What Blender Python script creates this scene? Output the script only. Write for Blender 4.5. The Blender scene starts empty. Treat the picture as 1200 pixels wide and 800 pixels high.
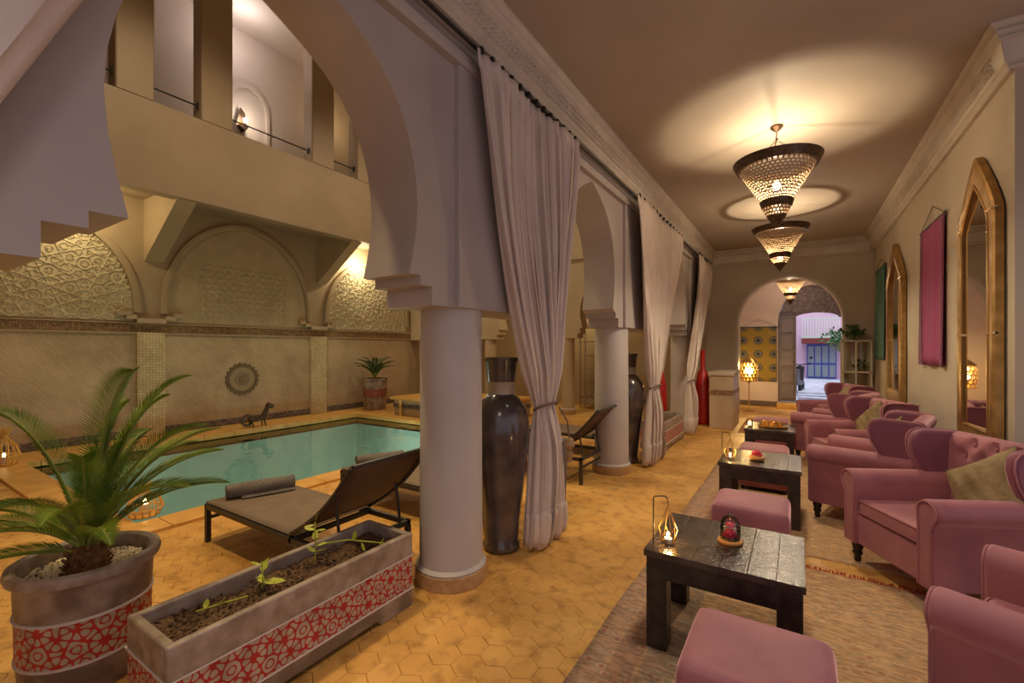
import bpy, bmesh, math, random
from mathutils import Vector, Matrix
import numpy as np
random.seed(7)
S = bpy.context.scene
C = S.collection
PI = math.pi
cos, sin = math.cos, math.sin

# ------------------------------------------------------------------ camera
F_PX, YAW, CY = 523.0, 0.5693, 408.3
cd = bpy.data.cameras.new('camera'); cam = bpy.data.objects.new('camera', cd); C.objects.link(cam)
cam.location = (0, 0, 1.45); cam.rotation_euler = (PI/2, 0, YAW)
cd.sensor_fit = 'HORIZONTAL'; cd.sensor_width = 36; cd.lens = 36*F_PX/1200
cd.shift_y = (CY-400)/1200
cd.clip_start = .02; cd.clip_end = 200
S.camera = cam
# ------------------------------------------------------------------ world and exposure
w = bpy.data.worlds.new('world'); S.world = w; w.use_nodes = True
bg = w.node_tree.nodes['Background']; bg.inputs[0].default_value = (.84, .76, .90, 1); bg.inputs[1].default_value = .56
S.view_settings.view_transform = 'Standard'; S.view_settings.look = 'None'
S.view_settings.exposure = .2; S.view_settings.gamma = 1; S.view_settings.use_curve_mapping = False
S.cycles.max_bounces = 8; S.cycles.diffuse_bounces = 5; S.cycles.glossy_bounces = 4
S.cycles.transmission_bounces = 6; S.cycles.transparent_max_bounces = 16
S.cycles.sample_clamp_indirect = 4; S.cycles.sample_clamp_direct = 30
S.cycles.caustics_reflective = False; S.cycles.caustics_refractive = False

def lamp(name, loc, power, col=(1, .72, .38), r=.05, kind='POINT', rot=None, size=None, spot=None):
    l = bpy.data.lights.new(name, kind); l.energy = power; l.color = col
    if kind == 'AREA':
        l.shape = 'RECTANGLE'; l.size, l.size_y = size
    else: l.shadow_soft_size = r
    if spot: l.spot_size = spot; l.spot_blend = .6
    o = bpy.data.objects.new(name, l); C.objects.link(o); o.location = loc
    if rot: o.rotation_euler = rot
    return o
WARM = (1, .66, .28); AMBER = (1, .74, .36); NEUT = (1, .84, .62)
# added fill spots without fittings, out of frame, spaced as the pendant row continues
lamp('pendant_and_fill_light', (-.17, 2.2, 3.1), 85, (1, .84, .64), .15, 'SPOT', rot=(0, -.45, 0), spot=2.3)
lamp('pendant_and_fill_light', (-.17, -.7, 3.1), 30, (1, .86, .84), .3, 'SPOT', spot=2.7)
# daylight over the alley, added fill spots over the court, lamps under the balcony
lamp('alley_daylight', (.8, 16.6, 6.0), 220, (.86, .92, 1), r=.1, kind='AREA', rot=(0, 0, 0), size=(3, 4))
lamp('court_fill_light', (-5.4, 2.6, 7.2), 270, (1, .78, .50), .3, 'SPOT', spot=2.45)
lamp('court_fill_light', (-5.2, 6.6, 7.2), 270, (1, .78, .50), .3, 'SPOT', spot=2.45)
lamp('court_fill_light', (-3.1, .9, 6.6), 520, (1, .74, .38), .2, 'SPOT', spot=1.15)
lamp('court_fill_light', (-3.3, 4.4, 6.6), 260, (1, .72, .36), .2, 'SPOT', spot=1.15)
lamp('balcony_light', (-8.62, 1.95, 3.55), 24, (1, .80, .42), .06)
lamp('balcony_light', (-8.85, 7.15, 3.50), 34, (1, .84, .50), .06)
lamp('arcade_light', (-4.6, 10.0, 2.9), 34, (1, .76, .38), .2)
lamp('gallery_light', (-8.5, 4.2, 7.25), 13, (1, .86, .82), .15)
lamp('gallery_light', (-8.6, 6.4, 6.6), 6, WARM, .2)

# ------------------------------------------------------------------ materials
def mat(name, col, rough=.7, col2=None, scale=6, bump=0, bscale=60, metal=0, emit=None, es=0, spec=.5, det=4, coat=0, sheen=0, lo=.35, hi=.65):
    m = bpy.data.materials.new(name); m.use_nodes = True; nt = m.node_tree; n = nt.nodes; L = nt.links
    b = n['Principled BSDF']
    b.inputs['Base Color'].default_value = (*col, 1); b.inputs['Roughness'].default_value = rough
    b.inputs['Metallic'].default_value = metal; b.inputs['Specular IOR Level'].default_value = spec
    b.inputs['Coat Weight'].default_value = coat
    if sheen: b.inputs['Sheen Weight'].default_value = sheen
    if emit: b.inputs['Emission Color'].default_value = (*emit, 1); b.inputs['Emission Strength'].default_value = es
    g = n.new('ShaderNodeNewGeometry')
    if col2:
        t = n.new('ShaderNodeTexNoise'); t.inputs['Scale'].default_value = scale; t.inputs['Detail'].default_value = det
        r = n.new('ShaderNodeValToRGB'); r.color_ramp.elements[0].position = lo; r.color_ramp.elements[1].position = hi
        r.color_ramp.elements[0].color = (*col, 1); r.color_ramp.elements[1].color = (*col2, 1)
        L.new(g.outputs['Position'], t.inputs['Vector']); L.new(t.outputs['Fac'], r.inputs[0]); L.new(r.outputs[0], b.inputs['Base Color'])
    if bump:
        t2 = n.new('ShaderNodeTexNoise'); t2.inputs['Scale'].default_value = bscale; t2.inputs['Detail'].default_value = 3
        bp = n.new('ShaderNodeBump'); bp.inputs['Strength'].default_value = bump; bp.inputs['Distance'].default_value = .01
        L.new(g.outputs['Position'], t2.inputs['Vector']); L.new(t2.outputs['Fac'], bp.inputs['Height']); L.new(bp.outputs[0], b.inputs['Normal'])
    return m

def nodes(m): return m.node_tree.nodes, m.node_tree.links, m.node_tree.nodes['Principled BSDF']

PLASTER = mat('plaster_warm_grey', (.42, .37, .34), .55, (.50, .44, .40), 1.6, .12, 25)
PLASTER_R = mat('plaster_sand', (.44, .37, .27), .6, (.52, .445, .335), 1.3, .10, 20)
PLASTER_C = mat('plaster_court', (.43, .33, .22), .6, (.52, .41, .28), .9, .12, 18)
PLASTER_C_SHADED = mat('plaster_court_shaded', (.32, .24, .165), .6, (.38, .29, .20), .9, .12, 18)  # court plaster darkened: shade on balcony and piers put into the colour
PLASTER_UP = mat('plaster_white', (.66, .58, .52), .7, (.72, .64, .58), 1.2)
CEIL = mat('ceiling_plaster', (.40, .35, .29), .65, (.48, .42, .35), .8, .05, 10)
CORN = mat('cornice_plaster', (.52, .46, .38), .6, (.60, .53, .44), 5)
SHAFT = mat('column_plaster', (.50, .46, .43), .55, (.56, .51, .47), 2.5, .1, 20)
RING = mat('column_ring_tile', (.42, .24, .10), .5, (.54, .34, .16), 30)
LINTEL = mat('dark_recess', (.12, .09, .08), .8)
GROUT = mat('floor_grout', (.55, .30, .085), .8, (.68, .40, .12), 12)

def tile_material():
    m = mat('terracotta_tile', (.5, .3, .1), .42)
    n, L, b = nodes(m)
    g = n.new('ShaderNodeNewGeometry')
    t = n.new('ShaderNodeTexNoise'); t.inputs['Scale'].default_value = 1.7; t.inputs['Detail'].default_value = 5
    t2 = n.new('ShaderNodeTexNoise'); t2.inputs['Scale'].default_value = 11; t2.inputs['Detail'].default_value = 6
    t3 = n.new('ShaderNodeTexNoise'); t3.inputs['Scale'].default_value = 55; t3.inputs['Detail'].default_value = 3
    for q in (t, t2, t3): L.new(g.outputs['Position'], q.inputs['Vector'])
    r = n.new('ShaderNodeValToRGB'); e = r.color_ramp.elements
    e[0].position = .3; e[0].color = (.50, .25, .060, 1); e[1].position = .72; e[1].color = (.80, .48, .14, 1)
    k = r.color_ramp.elements.new(.5); k.color = (.68, .37, .095, 1)
    L.new(t.outputs['Fac'], r.inputs[0])
    r2 = n.new('ShaderNodeValToRGB'); e = r2.color_ramp.elements
    e[0].position = .30; e[0].color = (.55, .48, .42, 1); e[1].position = .50; e[1].color = (1, 1, 1, 1)
    L.new(t2.outputs['Fac'], r2.inputs[0])
    mx = n.new('ShaderNodeMixRGB'); mx.blend_type = 'MULTIPLY'; mx.inputs[0].default_value = .75
    L.new(r.outputs[0], mx.inputs[1]); L.new(r2.outputs[0], mx.inputs[2]); L.new(mx.outputs[0], b.inputs['Base Color'])
    bp = n.new('ShaderNodeBump'); bp.inputs['Strength'].default_value = .35; bp.inputs['Distance'].default_value = .004
    L.new(t3.outputs['Fac'], bp.inputs['Height']); L.new(bp.outputs[0], b.inputs['Normal'])
    return m
TILE = tile_material()
COPING = mat('coping_terracotta', (.62, .33, .08), .45, (.74, .42, .12), 5, .2, 40)

def carve_material(name, base, cut, per, thr=.5, rough=.6, radial=0):
    """painted eight-fold star lattice: base-coloured strapwork around pale cut-out petals and stars"""
    m = mat(name, base, rough); n, L, b = nodes(m)
    tc = n.new('ShaderNodeTexCoord'); sp = n.new('ShaderNodeSeparateXYZ'); L.new(tc.outputs['Object'], sp.inputs[0])
    def mth(op, a, b_=None):
        q = n.new('ShaderNodeMath'); q.operation = op
        for i, v in enumerate((a, b_)):
            if v is None: continue
            if isinstance(v, (int, float)): q.inputs[i].default_value = v
            else: L.new(v, q.inputs[i])
        return q.outputs[0]
    if radial: u = mth('MULTIPLY', mth('ARCTAN2', sp.outputs['Y'], sp.outputs['X']), radial)
    else: u = mth('ADD', sp.outputs['X'], sp.outputs['Y'])
    z = sp.outputs['Z']; tot = None
    for k in range(4):
        a = k*PI/4+.2*0
        c_ = mth('COSINE', mth('ADD', mth('MULTIPLY', u, 2*PI/per*cos(a)), mth('MULTIPLY', z, 2*PI/per*sin(a))))
        tot = c_ if tot is None else mth('ADD', tot, c_)
    d = mth('ABSOLUTE', mth('SUBTRACT', tot, .15))
    r = n.new('ShaderNodeValToRGB'); r.color_ramp.elements[0].position = thr; r.color_ramp.elements[0].color = (*base, 1)
    r.color_ramp.elements[1].position = thr+.12; r.color_ramp.elements[1].color = (*cut, 1)
    L.new(d, r.inputs[0])
    ns = n.new('ShaderNodeTexNoise'); ns.inputs['Scale'].default_value = 14; ns.inputs['Detail'].default_value = 5; L.new(tc.outputs['Object'], ns.inputs['Vector'])
    rr = n.new('ShaderNodeValToRGB'); rr.color_ramp.elements[0].position = .3; rr.color_ramp.elements[0].color = (.6, .55, .52, 1); rr.color_ramp.elements[1].position = .6
    L.new(ns.outputs['Fac'], rr.inputs[0])
    mx = n.new('ShaderNodeMixRGB'); mx.blend_type = 'MULTIPLY'; mx.inputs[0].default_value = .8
    L.new(r.outputs[0], mx.inputs[1]); L.new(rr.outputs[0], mx.inputs[2]); L.new(mx.outputs[0], b.inputs['Base Color'])
    bp = n.new('ShaderNodeBump'); bp.inputs['Strength'].default_value = .6; bp.inputs['Distance'].default_value = .004; bp.invert = True
    L.new(r.outputs[0], bp.inputs['Height']); L.new(bp.outputs[0], b.inputs['Normal'])
    return m
CARVE_RED = carve_material('carved_red_band', (.52, .030, .014), (.50, .42, .29), .043, .85, radial=.226)
CARVE_RED_P = carve_material('carved_red_band_fine', (.44, .022, .020), (.46, .38, .29), .042, .85)
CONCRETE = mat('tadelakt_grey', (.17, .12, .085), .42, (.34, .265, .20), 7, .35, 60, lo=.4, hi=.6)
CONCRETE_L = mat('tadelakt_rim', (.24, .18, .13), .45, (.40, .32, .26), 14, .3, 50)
SOIL = mat('soil', (.05, .025, .012), .95, (.20, .11, .05), 55, 1, 90)
PEBBLE = mat('white_pebble', (.74, .62, .40), .6, (.92, .82, .6), 40)
PALM = mat('palm_leaf', (.11, .21, .018), .4, (.34, .46, .05), 7)
PALM_D = mat('palm_leaf_dark', (.06, .13, .015), .45, (.20, .31, .035), 7)
PALM_DD = mat('palm_leaf_deep', (.015, .035, .01), .5, (.035, .07, .015), 7)
RACHIS = mat('palm_rachis', (.22, .28, .05), .5)
TRUNK = mat('palm_trunk', (.12, .05, .015), .9, (.30, .15, .05), 40, 1, 60)
SPROUT = mat('sprout_green', (.38, .42, .03), .5, (.52, .55, .06), 20)

def velvet(name, c1, c2):
    m = mat(name, c1, .62, c2, 3.2, .12, 300, sheen=.9, lo=.3, hi=.7); n, L, b = nodes(m)
    b.inputs['Sheen Tint'].default_value = (1, .62, .66, 1); b.inputs['Sheen Roughness'].default_value = .45
    return m
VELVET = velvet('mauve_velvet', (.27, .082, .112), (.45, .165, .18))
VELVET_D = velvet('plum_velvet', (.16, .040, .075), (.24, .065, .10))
PIPING = mat('velvet_piping', (.42, .17, .18), .7)
GOLDC = mat('olive_gold_fabric', (.20, .14, .06), .75, (.34, .25, .12), 9, .5, 40)
BLACKWOOD = mat('black_stained_wood', (.012, .009, .007), .28, (.04, .03, .022), 18, .25, 90, spec=.6)
TABLETOP = mat('worn_black_tabletop', (.018, .013, .010), .25, (.085, .06, .045), 6, .25, 60, spec=.8)
CHAIRLEG = mat('ebony_leg', (.01, .007, .006), .35)
CURTAIN = mat('ecru_curtain', (.60, .50, .44), .85, (.68, .58, .50), 3, .15, 120)
TASSEL = mat('tassel_gold', (.30, .19, .08), .6, (.42, .28, .13), 60)
ROPE = mat('tie_rope', (.16, .11, .09), .8)
BRASS = mat('brass', (.62, .38, .12), .3, metal=1)
COPPER = mat('bronze_dark', (.07, .045, .03), .38, (.14, .09, .055), 30, metal=.7)
SHADE = mat('pierced_bronze', (.42, .30, .18), .45, (.50, .36, .22), 30, metal=.35)
IRON = mat('dark_iron', (.03, .028, .025), .5, metal=.4)
VASE = mat('glazed_dark_jar', (.045, .034, .032), .22, (.11, .075, .06), 6, .1, 20, coat=.6)
VASE_N = mat('jar_tan_band', (.40, .32, .20), .4)
SLING = mat('lounger_sling', (.17, .12, .085), .7, (.20, .145, .10), 12)
SLING_D = mat('lounger_sling_dark', (.095, .048, .028), .6, (.12, .062, .038), 9)
LFRAME = mat('lounger_frame', (.055, .05, .04), .4, metal=.3)
TOWEL = mat('grey_towel', (.17, .15, .135), .95, (.25, .22, .20), 70, .9, 200)
GOLDFR = mat('brass_mirror_frame', (.34, .19, .055), .38, (.48, .29, .10), 12, .15, 40, metal=.6)
GOLDHI = mat('brass_trim', (.75, .50, .22), .3, metal=1)
MIRROR = mat('mirror_glass', (.86, .84, .80), .02, metal=1)
TEAL = mat('teal_textile', (.06, .17, .14), .85, (.10, .24, .19), 14, .4, 120)
BULB = mat('bulb_glow', (1, .8, .5), .5, emit=(1, .80, .48), es=14)
FLAME = mat('flame_glow', (1, .7, .3), .5, emit=(1, .70, .28), es=22)
STEEL = mat('brushed_metal', (.45, .42, .36), .35, metal=.9)
CONC_GREY = mat('slate_pedestal', (.10, .09, .10), .6, (.14, .125, .13), 20)
REDL = mat('red_lacquer', (.38, .012, .010), .3, (.46, .02, .015), 10)
WOOD_O = mat('orange_wood', (.48, .20, .05), .5, (.58, .28, .08), 20)
ROSE = mat('rose_petal_red', (.42, .006, .03), .55, (.60, .02, .06), 30)
LEAFG = mat('leaf_green', (.03, .12, .03), .5, (.05, .18, .05), 30)
WHITEWOOD = mat('pale_metal', (.62, .54, .40), .5)
SHELFBACK = mat('greenery', (.05, .10, .02), .6, (.10, .18, .04), 30)
WICKER = mat('gold_wicker', (.62, .34, .07), .5, (.75, .45, .12), 30)
GREYDOOR = mat('grey_violet_door', (.15, .125, .16), .5, (.19, .155, .19), 6, .2, 50)
GREYDOOR_L = mat('grey_violet_panel', (.17, .145, .185), .5, (.21, .175, .215), 6, .2, 50)
CARVEDST = carve_material('carved_violet_stucco', (.26, .22, .27), (.17, .14, .18), .16, .5)
PINKWALL = mat('pink_alley_wall', (.66, .45, .60), .8, (.72, .50, .62), 2)
BLUEDOOR = mat('blue_door', (.05, .08, .36), .5, (.07, .11, .44), 9)
BLUEPANE = mat('blue_door_glass', (.20, .26, .34), .3, (.30, .34, .36), 30)
MAROON = mat('maroon_canopy', (.22, .035, .03), .7)
PAVE = mat('alley_paving', (.52, .58, .70), .7, (.70, .76, .86), 5, .2, 30)
BALC = mat('pale_green_balcony', (.62, .76, .66), .6)
STEPW = mat('ochre_step', (.62, .36, .08), .5, (.74, .46, .14), 12)
BLACKP = mat('scooter_black', (.015, .014, .016), .35)
MUST = None

def glass_mat(name, tint=(1, 1, 1), rough=.02, fac=.12):
    m = bpy.data.materials.new(name); m.use_nodes = True; nt = m.node_tree; nt.nodes.clear()
    o = nt.nodes.new('ShaderNodeOutputMaterial'); mx = nt.nodes.new('ShaderNodeMixShader')
    t = nt.nodes.new('ShaderNodeBsdfTransparent'); t.inputs[0].default_value = (*tint, 1)
    g = nt.nodes.new('ShaderNodeBsdfGlossy'); g.inputs['Roughness'].default_value = rough
    fr = nt.nodes.new('ShaderNodeFresnel'); fr.inputs[0].default_value = 1.45
    ad = nt.nodes.new('ShaderNodeMath'); ad.operation = 'ADD'; ad.inputs[1].default_value = fac; ad.use_clamp = True
    nt.links.new(fr.outputs[0], ad.inputs[0]); nt.links.new(ad.outputs[0], mx.inputs[0])
    nt.links.new(t.outputs[0], mx.inputs[1]); nt.links.new(g.outputs[0], mx.inputs[2]); nt.links.new(mx.outputs[0], o.inputs[0])
    return m, nt, g, fr
GLASS = glass_mat('clear_glass', (.985, .985, .98), .02, .02)[0]
SHELFGLASS = glass_mat('cabinet_glass', (.93, .96, .93), .03, .05)[0]
WATER, wnt, wg, wf = glass_mat('pool_water', (.84, .94, .89), .03, .08)
_t = wnt.nodes.new('ShaderNodeTexNoise'); _t.inputs['Scale'].default_value = 2.2; _t.inputs['Detail'].default_value = 2
_gm = wnt.nodes.new('ShaderNodeNewGeometry'); wnt.links.new(_gm.outputs['Position'], _t.inputs['Vector'])
_b = wnt.nodes.new('ShaderNodeBump'); _b.inputs['Strength'].default_value = .12; _b.inputs['Distance'].default_value = .08
wnt.links.new(_t.outputs['Fac'], _b.inputs['Height']); wnt.links.new(_b.outputs[0], wg.inputs['Normal']); wnt.links.new(_b.outputs[0], wf.inputs['Normal'])
POOLT = mat('pool_turquoise', (.40, .60, .52), .5, (.48, .68, .60), 3)

def mosaic(name, c1, c2, mortar, sx, rough=.5, axis='YZ', rot=0):
    m = mat(name, c1, rough); n, L, b = nodes(m)
    g = n.new('ShaderNodeNewGeometry'); sp = n.new('ShaderNodeSeparateXYZ'); cb = n.new('ShaderNodeCombineXYZ')
    L.new(g.outputs['Position'], sp.inputs[0])
    L.new(sp.outputs['Y' if axis[0] == 'Y' else 'X'], cb.inputs[0]); L.new(sp.outputs['Z'], cb.inputs[1])
    mp = n.new('ShaderNodeMapping'); mp.inputs['Rotation'].default_value[2] = rot; L.new(cb.outputs[0], mp.inputs[0])
    br = n.new('ShaderNodeTexBrick'); br.inputs['Scale'].default_value = sx
    br.inputs['Color1'].default_value = (*c1, 1); br.inputs['Color2'].default_value = (*c2, 1); br.inputs['Mortar'].default_value = (*mortar, 1)
    br.inputs['Mortar Size'].default_value = .03; br.inputs['Brick Width'].default_value = .5 if not rot else .9; br.inputs['Row Height'].default_value = .5 if not rot else .3
    br.offset = 0 if not rot else .5
    L.new(mp.outputs[0], br.inputs['Vector'])
    ns = n.new('ShaderNodeTexNoise'); ns.inputs['Scale'].default_value = 1.6; ns.inputs['Detail'].default_value = 5; L.new(g.outputs['Position'], ns.inputs['Vector'])
    r = n.new('ShaderNodeValToRGB'); r.color_ramp.elements[0].position = .3; r.color_ramp.elements[0].color = (.72, .68, .64, 1); r.color_ramp.elements[1].position = .65
    L.new(ns.outputs['Fac'], r.inputs[0])
    mx = n.new('ShaderNodeMixRGB'); mx.blend_type = 'MULTIPLY'; mx.inputs[0].default_value = 1
    L.new(br.outputs['Color'], mx.inputs[1]); L.new(r.outputs[0], mx.inputs[2]); L.new(mx.outputs[0], b.inputs['Base Color'])
    bp = n.new('ShaderNodeBump'); bp.inputs['Strength'].default_value = .5; bp.inputs['Distance'].default_value = .004
    L.new(br.outputs['Color'], bp.inputs['Height']); L.new(bp.outputs[0], b.inputs['Normal'])
    return m
ZELLIGE = mosaic('zellige_herringbone', (.60, .48, .32), (.52, .41, .27), (.44, .34, .22), 9, .35, rot=PI/4)
PILTILE = mosaic('pilaster_mosaic', (.72, .62, .38), (.58, .48, .28), (.34, .26, .14), 11, .4)
BORDERT = mosaic('border_mosaic', (.40, .27, .13), (.20, .11, .05), (.10, .05, .025), 15, .4)
BASEBAND = mosaic('dark_base_band', (.07, .065, .10), (.32, .27, .22), (.12, .09, .09), 16, .4)
JACBAND = mosaic('platform_band', (.06, .06, .09), (.30, .25, .20), (.15, .1, .07), 16, .4, 'XZ')
BLOCKBAND = mosaic('pier_band', (.30, .10, .05), (.42, .30, .18), (.2, .12, .07), 12, .5, 'XZ')
STUCCO = mat('carved_stucco', (.60, .52, .36), .6, (.68, .60, .44), 3, .1, 60)
TILEFACE = mat('glazed_beige_tile', (.44, .33, .20), .35, (.52, .40, .26), 4)

def rug_material(name, ox):
    m = mat(name, (.4, .3, .2), .95); n, L, b = nodes(m)
    tc = n.new('ShaderNodeTexCoord')
    v = n.new('ShaderNodeTexVoronoi'); v.inputs['Scale'].default_value = 15; v.inputs['Randomness'].default_value = .85
    ns = n.new('ShaderNodeTexNoise'); ns.inputs['Scale'].default_value = 3.0; ns.inputs['Detail'].default_value = 6
    n2 = n.new('ShaderNodeTexNoise'); n2.inputs['Scale'].default_value = 45; n2.inputs['Detail'].default_value = 4
    L.new(tc.outputs['Object'], v.inputs['Vector']); L.new(tc.outputs['Object'], ns.inputs['Vector'])
    mp = n.new('ShaderNodeMapping'); mp.inputs['Scale'].default_value = (.35, 1.4, 1); L.new(tc.outputs['Object'], mp.inputs[0]); L.new(mp.outputs[0], n2.inputs['Vector'])
    r = n.new('ShaderNodeValToRGB'); e = r.color_ramp.elements; e[0].position = .12; e[0].color = (.40, .14, .09, 1); e[1].position = .62; e[1].color = (.62, .42, .24, 1)
    k = e.new(.3); k.color = (.68, .50, .32, 1); k = e.new(.45); k.color = (.36, .32, .24, 1)
    L.new(v.outputs['Distance'], r.inputs[0])
    sp = n.new('ShaderNodeSeparateXYZ'); L.new(tc.outputs['Object'], sp.inputs[0])
    ab = n.new('ShaderNodeMath'); ab.operation = 'ABSOLUTE'; L.new(sp.outputs['X'], ab.inputs[0])
    # border stripes by |x|
    rb = n.new('ShaderNodeValToRGB'); rb.color_ramp.interpolation = 'CONSTANT'; e = rb.color_ramp.elements
    e[0].position = 0; e[0].color = (.66, .42, .20, 1); e[1].position = ox-.42; e[1].color = (.62, .46, .26, 1)
    for p, c in ((ox-.40, (.30, .24, .17)), (ox-.26, (.54, .38, .22)), (ox-.245, (.42, .22, .15)), (ox-.13, (.50, .33, .18)), (ox-.115, (.42, .26, .20))):
        k = e.new(p); k.color = (*c, 1)
    L.new(ab.outputs[0], rb.inputs[0])
    m1 = n.new('ShaderNodeMixRGB'); m1.inputs[0].default_value = .48; L.new(rb.outputs[0], m1.inputs[1]); L.new(r.outputs[0], m1.inputs[2])
    r3 = n.new('ShaderNodeValToRGB'); r3.color_ramp.elements[0].position = .35; r3.color_ramp.elements[0].color = (.62, .50, .40, 1); r3.color_ramp.elements[1].position = .62; r3.color_ramp.elements[1].color = (1.1, 1.05, .95, 1)
    L.new(n2.outputs['Fac'], r3.inputs[0])
    m2 = n.new('ShaderNodeMixRGB'); m2.blend_type = 'MULTIPLY'; m2.inputs[0].default_value = .8; L.new(m1.outputs[0], m2.inputs[1]); L.new(r3.outputs[0], m2.inputs[2])
    L.new(m2.outputs[0], b.inputs['Base Color'])
    bp = n.new('ShaderNodeBump'); bp.inputs['Strength'].default_value = .8; bp.inputs['Distance'].default_value = .01
    L.new(n2.outputs['Fac'], bp.inputs['Height']); L.new(bp.outputs[0], b.inputs['Normal'])
    return m

def textile_material(name, base, dots, scale, ringc=None):
    m = mat(name, base, .85); n, L, b = nodes(m)
    tc = n.new('ShaderNodeTexCoord'); v = n.new('ShaderNodeTexVoronoi'); v.inputs['Scale'].default_value = scale; v.inputs['Randomness'].default_value = 0 if ringc else .5
    L.new(tc.outputs['Object'], v.inputs['Vector'])
    r = n.new('ShaderNodeValToRGB'); e = r.color_ramp.elements
    if ringc:
        e[0].position = .14; e[0].color = (*dots, 1); e[1].position = .46; e[1].color = (*base, 1)
        k = e.new(.20); k.color = (*ringc, 1); k = e.new(.26); k.color = (*dots, 1); k = e.new(.34); k.color = (*base, 1)
    else:
        e[0].position = .16; e[0].color = (*dots, 1); e[1].position = .28; e[1].color = (*base, 1)
    L.new(v.outputs['Distance'], r.inputs[0]); L.new(r.outputs[0], b.inputs['Base Color'])
    return m
PURPLE = textile_material('magenta_textile', (.36, .06, .18), (.46, .16, .26), 55)
MUST = textile_material('mustard_textile', (.27, .175, .035), (.035, .035, .045), 2.9, (.20, .19, .20))
PURPLE_B = mat('magenta_border', (.13, .03, .07), .85, (.30, .12, .18), 80)

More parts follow.
